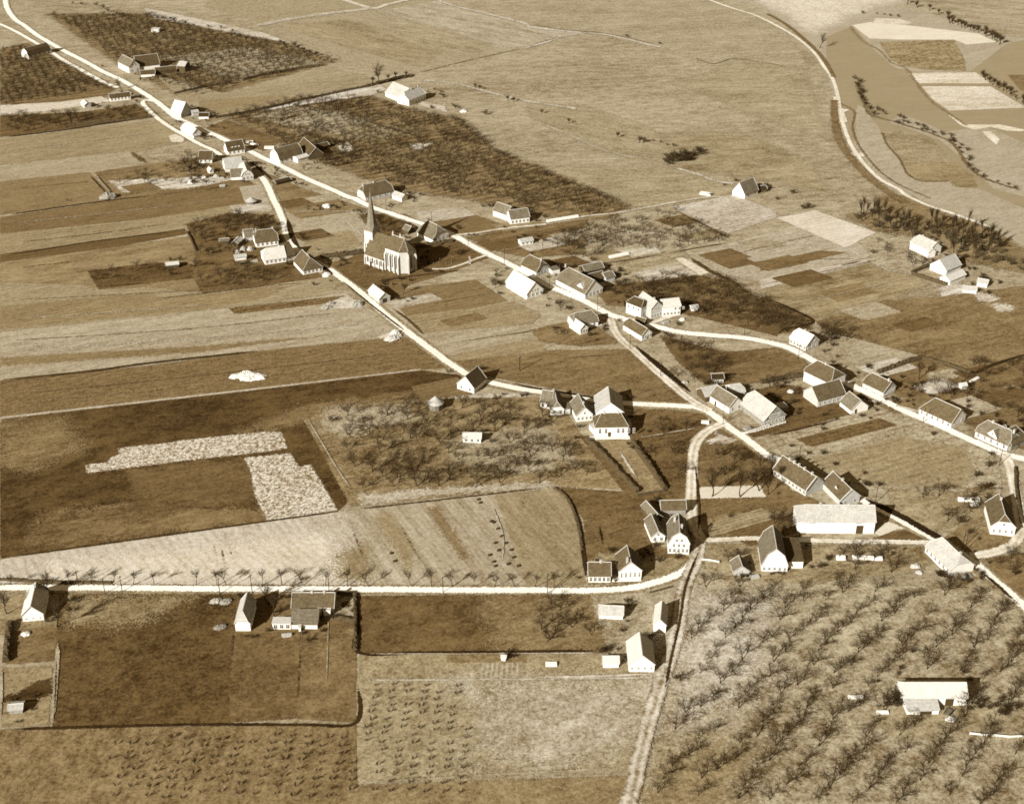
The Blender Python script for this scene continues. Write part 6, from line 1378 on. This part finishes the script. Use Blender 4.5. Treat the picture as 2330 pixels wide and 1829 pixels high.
for t, x, y, rx, ry, h, a, lab in [('A', 895, 1635, 5, 3.6, 3.2, .2, 'pale clamp with a dark hollow side at the end of the left field ditch'), ('F', 525, 262, 2.2, 2.0, 1.9, .5, 'white heap in the rough strip left of the church'), ('F', 765, 1068, 4, 2.6, 2.0, .25, 'long pale clamp beside the lane below the church'), ('F', 515, 1092, 3, 1.8, 1.3, .25, 'low clamp in the light strip field'), ('F', 562, 1058, 2, 1.4, 1.1, .2, 'small dark clamp in the light strip field'),
        ('F', 1060, 1348, 4, 2.6, 1.8, .35, 'large pale clamp on the bare patch beside the lane'), ('F', 1088, 1300, 2.6, 2, 1.6, .4, 'upper pale clamp on the bare patch beside the lane'), ('F', 1115, 1330, 1.6, 1.3, 1.2, .4, 'small pale clamp on the bare patch beside the lane'), ('M', 1785, 245, 2.4, 1.6, 1.0, .26, 'left round clamp before the narrow two-tone roofed house'), ('M', 1865, 255, 2.2, 1.7, 1.0, .2, 'right round clamp before the narrow two-tone roofed house'),
        ('M', 1815, 462, 2.6, 1.5, 1.0, .16, 'low clamp beside the pasture ditch'), ('F', 520, 825, 2.2, 1.7, 1.7, .5, 'white heap by the lane below the hipped dark-roofed house'), ('P', 1280, 505, 1.8, 1.6, 1.0, .35, 'pale round heap left of the loop road house'), ('P', 1310, 555, 1.3, 1.3, .9, .35, 'pale heap below the round heap'), ('K', 1480, 258, 1.8, 1.3, 1.1, .25, 'low clamp beside the fork lane ditch'),
        ('G', 1640, 1190, 1.6, 1.3, 1.0, .5, 'white heap in the garden of the two-storey white house'), ('U', 810, 540, 1.8, 1.6, 2.0, .25, 'first of three small stacks in the farmyard left of the church'), ('U', 905, 540, 1.8, 1.6, 2.0, .3, 'third of three small stacks in the farmyard left of the church'), ('U', 735, 580, 1.8, 1.6, 1.8, .2, 'second of three small stacks in the farmyard left of the church'), ('L', 250, 335, 1.6, 1.3, 1.1, .5, 'white heap beside the ring in the yard'), ('Q', 1210, 710, 1.8, 1.3, .9, .5, 'white heap in the lower right farmyard'),
        ('T', 1960, 975, 2.4, 2.0, 1.8, .5, 'pale stack right of the hedge above the plots'), ('T', 100, 640, 2.4, 2, 1.6, .5, 'white heap at the left of the round-gabled farm garden'), ('T', 430, 570, 1.8, 1.6, 1.6, .5, 'white heap before the round-gabled farmhouse'), ('T', 350, 640, 2, 1.6, 1.2, .45, 'pale heap below the round-gabled farmhouse'), ('T', 270, 575, 1.8, 1.6, 1.2, .45, 'pale heap in the round-gabled farm garden'), ('B', 1650, 925, 2.4, 1.6, 1.4, .5, 'small white mound right of the meadow farm'), ('M', 215, 520, 1.6, 1.2, 1.0, .5, 'pale heap below the left edge cottage')]:
    heap('clamp', t, x, y, rx, ry, h, a, lab, 'heap')
for i, (t, x, y) in enumerate([('J', 1775, 1112), ('J', 1790, 1140), ('J', 1880, 1292), ('J', 1900, 1300), ('J', 1935, 1352), ('J', 1965, 1415), ('J', 1915, 1470), ('J', 2000, 1472), ('J', 1942, 1532), ('J', 2045, 1528), ('J', 1870, 1570), ('J', 1900, 1625), ('J', 2065, 1590), ('J', 2020, 1645), ('J', 1915, 1660), ('J', 2105, 1660), ('J', 1055, 1555), ('J', 1085, 1620)]):
    heap('manure_heap', t, x, y, .9, .7, .6, .035, ('%s manure heap down the right-hand dotted row on the ploughed field' % nth(i + 1)) if i < 16 else '%s of two lone manure heaps left on the ploughed field' % ('upper', 'lower')[i - 16], 'heap', 'manure heaps on the ploughed field')
# conical haystack with a roof
def haystack(t, x, y, r, h, label):
    p = sheet(t, x, y); o = empty('haystack', (p[0], p[1], 0)); tag(o, label, 'haystack'); k = 12
    b = Build(); ring = lambda rr, z: [(rr * math.cos(6.283 * i / k), rr * math.sin(6.283 * i / k), z) for i in range(k)]
    b.hexa(ring(r * .85, 0), ring(r, h * .5)); b.obj('stack', surface_mat('hay', .16, .4, 1.5), o)
    b = Build(); b.hexa(ring(r * 1.12, h * .5 + .01), ring(.12, h)); b.obj('cap', roof_mat('pale'), o)
haystack('J', 1420, 360, 3.2, 6.0, 'pointed thatched haystack alone above the middle orchard')
haystack('T', 920, 925, 3.0, 3.6, 'pointed stack on the pale plot beside the back lane')
# garden frames: low glazed boxes
def cold_frame(t, x0, y0, x1, y1, w, h, label):
    a, b_ = np.array(sheet(t, x0, y0)), np.array(sheet(t, x1, y1)); d = b_ - a; L = np.linalg.norm(d); d /= L; n = np.array((-d[1], d[0]))
    o = empty('cold_frame', (a[0], a[1], 0)); tag(o, label, 'cold frame'); T = lambda x, y, z: (*(d * x + n * y), z)
    b = Build(); b.hexa([T(0, 0, 0), T(L, 0, 0), T(L, w, 0), T(0, w, 0)], [T(0, 0, h * .6), T(L, 0, h * .6), T(L, w, h), T(0, w, h)]); b.obj('box', surface_mat('limewashed_board', .62, .1), o)
    k = max(2, int(L / 1.6))
    for i in range(k):
        x0_, x1_ = L * i / k + .08, L * (i + 1) / k - .08
        b = Build(); b.slab([T(x0_, .06, h * .6 + .05), T(x1_, .06, h * .6 + .05), T(x1_, w - .06, h + .05), T(x0_, w - .06, h + .05)], .05)
        b.obj('sash', surface_mat('limed_glass', .55, .1, rough=.3, spec=.4), o)
for a in [('T', 840, 100, 950, 90, 2, .9, 'upper of two white frames across the road from the dormered cottage'), ('T', 900, 115, 1000, 145, 1.6, .9, 'lower of two white frames across the road from the dormered cottage'), ('T', 1095, 180, 1230, 178, 2.5, 1.2, 'white frame just left of the gable touching the main road'), ('G', 530, 388, 790, 345, 1.6, 1.2, 'long white frame beside the meadow path'), ('G', 1048, 688, 1205, 655, 1.8, 1.3, 'long white frame in the pale garden behind the main road'),
          ('L', 1742, 262, 1812, 224, 1.2, 1.0, 'slanting white frame in the right-hand gardens'), ('K', 1615, 595, 1680, 600, 1.6, .9, 'white frame on the grass near the lane junction'), ('C', 1420, 1605, 1510, 1620, 2.5, 1.2, 'white frame left of the lone white gable house'), ('P', 630, 455, 705, 455, 1.6, 1.3, 'short white frame below the factory barn path'), ('P', 760, 450, 1008, 458, 1.4, 1.3, 'long white frame below the factory barn path'),
          ('L', 1635, 1240, 1815, 1245, 1.6, 1.2, 'long white frame left of the loop road house'), ('L', 1735, 1278, 1800, 1275, 1.2, 1.0, 'short white frame left of the loop road house'), ('O', 150, 1440, 245, 1440, 1.6, .9, 'white frame at the left of the track side garden'), ('Q', 340, 648, 480, 648, 1.0, .8, 'low white trough left of the lower right farm barn'), ('Q', 0, 470, 185, 470, 1.0, .9, 'white bench-like frame left of the lower right farm'), ('O', 700, 740, 940, 735, 1.2, .7, 'white garden wall before the chapel-like house'), ('K', 700, 730, 1030, 722, 2.4, .35, 'bright stone terrace in front of the manor house')]:
    cold_frame(*a)
# picket fence of the lower right farm
def fence(t, xy, label, h=1.1):
    C = resample(line(t, *xy), 2.2); o = empty('fence', (C[0][0], C[0][1], 0)); tag(o, label, 'fence'); C = C - C[0]
    for c in C:
        b = Build(); b.box(-.09, .09, -.09, .09, -.1, h); b.obj('post', m_frame(), o, (c[0], c[1], 0))
    for z in (.35, .62, .9):
        for i in range(len(C) - 1):
            d = C[i + 1] - C[i]; L = np.linalg.norm(d); b = Build(); b.box(.1, L - .1, -.04, .04, z, z + .17)
            q = b.obj('rail', m_frame(), o, (C[i][0], C[i][1], 0)); q.rotation_euler = (0, 0, math.atan2(d[1], d[0]))
fence('Q', (1435, 890, 1580, 905, 1750, 915, 1900, 930, 2100, 915), 'white post and rail fence right of the lower right farm barn')
fence('S', (318, 490, 400, 475, 600, 415), 'white garden fence below the great pale-thatched barn-house')
fence('O', (1440, 565, 1500, 570, 1580, 585), 'short white fence at the head of the cart track')
fence('K', (1935, 690, 2060, 650, 2176, 615), 'pale garden fence right of the lane junction', .9)
# saplings of the nursery and gravestones
def mini(name, s):
    tm, cm = make_tree(300 + s, .5, .05, [(6, 1.4, .6, 1.0), (5, .6, .7, .4)], twig_r=.03)
    b = Build()
    for me in (tm, cm): b.add([v.co for v in me.vertices], [tuple(f.vertices) for f in me.polygons])
    me = bpy.data.meshes.new(name); me.from_pydata(b.v, [], b.f); me.materials.append(m_bark()); return me
SAP = [mini('sapling', i) for i in range(3)]
P = lattice(line('V', 770, 1455, 985, 1452, 1010, 1690, 775, 1690), 3.2, 1.52, .08, .92, step2=5.0); K = list(LAST_IDX); rows = sorted(set(k[0] for k in K), reverse=True); cnt = {}
for k, p in zip(K, P):
    cnt[k[0]] = cnt.get(k[0], 0) + 1; sn, rw = cnt[k[0]], rows.index(k[0]) + 1
    o = link('sapling', trng.choice(SAP), None, (p[0], p[1], 0)); o.rotation_euler = (0, 0, trng.uniform(0, 6)); s = trng.uniform(1.1, 1.6); o.scale = (s, s, s)
    tag(o, '%s sapling along the %s row from the left in the nursery plot' % (nth(sn), nth(rw)), 'sapling', 'saplings in the nursery rows')
P = lattice(line('V', 240, 1568, 752, 1556, 756, 1700, 200, 1704), 3.4, 1.5, .08, .95, step2=5.2); K = list(LAST_IDX); rows = sorted(set(k[0] for k in K), reverse=True); cnt = {}
for k, p in zip(K, P):
    cnt[k[0]] = cnt.get(k[0], 0) + 1
    o = link('sapling', trng.choice(SAP), None, (p[0], p[1], 0)); o.rotation_euler = (0, 0, trng.uniform(0, 6)); s = trng.uniform(1.1, 1.8); o.scale = (s, s, s)
    tag(o, '%s sapling along the %s row from the left in the bottom left pasture' % (nth(cnt[k[0]]), nth(rows.index(k[0]) + 1)), 'sapling', 'saplings in the bottom left pasture')
for i in range(8):
    p = sheet('W', 1520 + (i % 4) * 110 + trng.uniform(-20, 20), 1330 + (i // 4) * 55 + trng.uniform(-12, 12))
    b = Build(); pr = [(-.35, 0), (.35, 0), (.35, .8), (.2, 1.0), (-.2, 1.0), (-.35, .8)]
    b.hexa([(x, -.09, z) for x, z in pr], [(x, .09, z) for x, z in pr]); o = b.obj('gravestone', surface_mat('gravestone', .16, .3), None, (p[0], p[1], 0)); o.rotation_euler = (0, 0, math.radians(50))
    tag(o, '%s gravestone from the left in the %s row right of the church' % (nth(i % 4 + 1), ('upper', 'lower')[i // 4]), 'gravestone', 'gravestones right of the church')


# ---------------------------------------------------------------- scrub: garden growth round the houses and under the tree belt
ROADS = np.concatenate(ROAD_LINES)
def off_road(p, pad=4.0): return ((ROADS - np.array(p)) ** 2).sum(1).min() > pad ** 2
SCRUB = []
for c, r in BLOCK:
    for k in range(9 if r > 6 else 4):
        th = trng.gauss(.6, 1.25); d = r * trng.uniform(.95, 1.9) + 1.5
        p = (c[0] + d * math.cos(th), c[1] + d * math.sin(th))
        if off_road(p) and clear(p, .8): SCRUB.append((p, trng.uniform(.45, 1.0)))
def lean_bush(seed):
    tm, cm = make_tree(seed, .5, .10, [(9, 3.6, .75, .9), (6, .5, .7, .5), (3, .6, .7, .3)], twig_r=.04)
    b = Build()
    for me in (tm, cm): b.add([v.co for v in me.vertices], [tuple(f.vertices) for f in me.polygons])
    me = bpy.data.meshes.new('scrub_bush'); me.from_pydata(b.v, [], b.f); return me
LB = [lean_bush(400 + i) for i in range(4)]
merge('garden_scrub', SCRUB, LB, 'bare twiggy scrub growing in the yards round the village houses', 'scrub', m_twig())
poly = line('H', 700, 330, 900, 290, 1250, 390, 1500, 420, 1920, 490, 2000, 620, 2176, 720, 2176, 800, 1850, 740, 1560, 690, 1500, 540, 1220, 500, 930, 460)
merge('belt_scrub', [(p, trng.uniform(.7, 1.7)) for p in lattice(poly, 5.0, .4, .4, .9, pad=1)], LB, 'low bare scrub filling the tree belt below the dyke', 'scrub', surface_mat('belt_twigs', .075, .35, 3.0))

# ---------------------------------------------------------------- carts and woodpiles in the yards
def cart(t, x, y, rz, label):
    p = sheet(t, x, y); o = empty('farm_cart', (p[0], p[1], 0)); o.rotation_euler = (0, 0, rz); tag(o, label, 'cart')
    b = Build(); b.box(-1.6, 1.6, -.7, .7, .75, .85); b.hexa([(-1.6, -.72, .853), (1.6, -.72, .853), (1.6, -.66, .853), (-1.6, -.66, .853)], [(-1.7, -.95, 1.35), (1.7, -.95, 1.35), (1.7, -.9, 1.35), (-1.7, -.9, 1.35)])
    b.hexa([(-1.6, .66, .853), (1.6, .66, .853), (1.6, .72, .853), (-1.6, .72, .853)], [(-1.7, .9, 1.35), (1.7, .9, 1.35), (1.7, .95, 1.35), (-1.7, .95, 1.35)]); b.obj('bed', m_wood(), o)
    for xw in (-1.0, 1.0):
        for yw in (-.85, .85):
            b = Build(); k = 12; ring = lambda r, yy: [(xw + r * math.cos(6.283 * i / k), yy, .55 + r * math.sin(6.283 * i / k)) for i in range(k)]
            b.hexa(ring(.55, yw - .05), ring(.55, yw + .05)); b.obj('wheel', m_bark(), o)
    b = Build(); b.tube([(1.6, 0, .7), (3.6, 0, .35)], [.06, .05]); b.obj('shaft', m_wood(), o)
for a in [('K', 150, 362, .3, 'farm cart on the rough ground below the back lane'), ('L', 150, 560, .8, 'farm cart in front of the great pale-thatched barn-house'), ('U', 800, 730, .4, 'farm cart in the yard left of the church'), ('O', 1790, 690, .2, 'farm cart beside the tumbledown shed'), ('Q', 1180, 640, .9, 'farm cart in the lower right farmyard'), ('A', 1350, 640, .5, 'farm cart before the long low cart shed')]: cart(*a)
def woodpile(t, x, y, rz, n, label):
    p = sheet(t, x, y); o = empty('woodpile', (p[0], p[1], 0)); o.rotation_euler = (0, 0, rz); tag(o, label, 'woodpile')
    for r in range(3):
        for i in range(n - r):
            b = Build(); yy = (i - (n - r) / 2) * .36; b.tube([(-1.6 + trng.uniform(-.2, .2), yy, .18 + r * .3), (1.6 + trng.uniform(-.2, .2), yy, .18 + r * .3)], [.17, .16], 6); b.obj('log', surface_mat('split_log', .3, .4), o)
for a in [('G', 1500, 1215, .6, 7, 'woodpile in the garden below the two-storey white house'), ('T', 520, 690, .3, 7, 'woodpile before the round-gabled farmhouse'), ('K', 1990, 640, .8, 7, 'woodpile in front of the brown-roofed house at the junction'), ('O', 1870, 700, .2, 6, 'woodpile by the arched-gable farmhouse'), ('U', 960, 700, .5, 6, 'woodpile left of the broad glaring-roof farmhouse'), ('R', 880, 170, .7, 6, 'woodpile at the open cart shed'), ('P', 1700, 590, .5, 6, 'woodpile below the house at the foot of the loop road'), ('N', 190, 710, .2, 5, 'woodpile below the low white wings of the dark-roofed house')]: woodpile(*a)
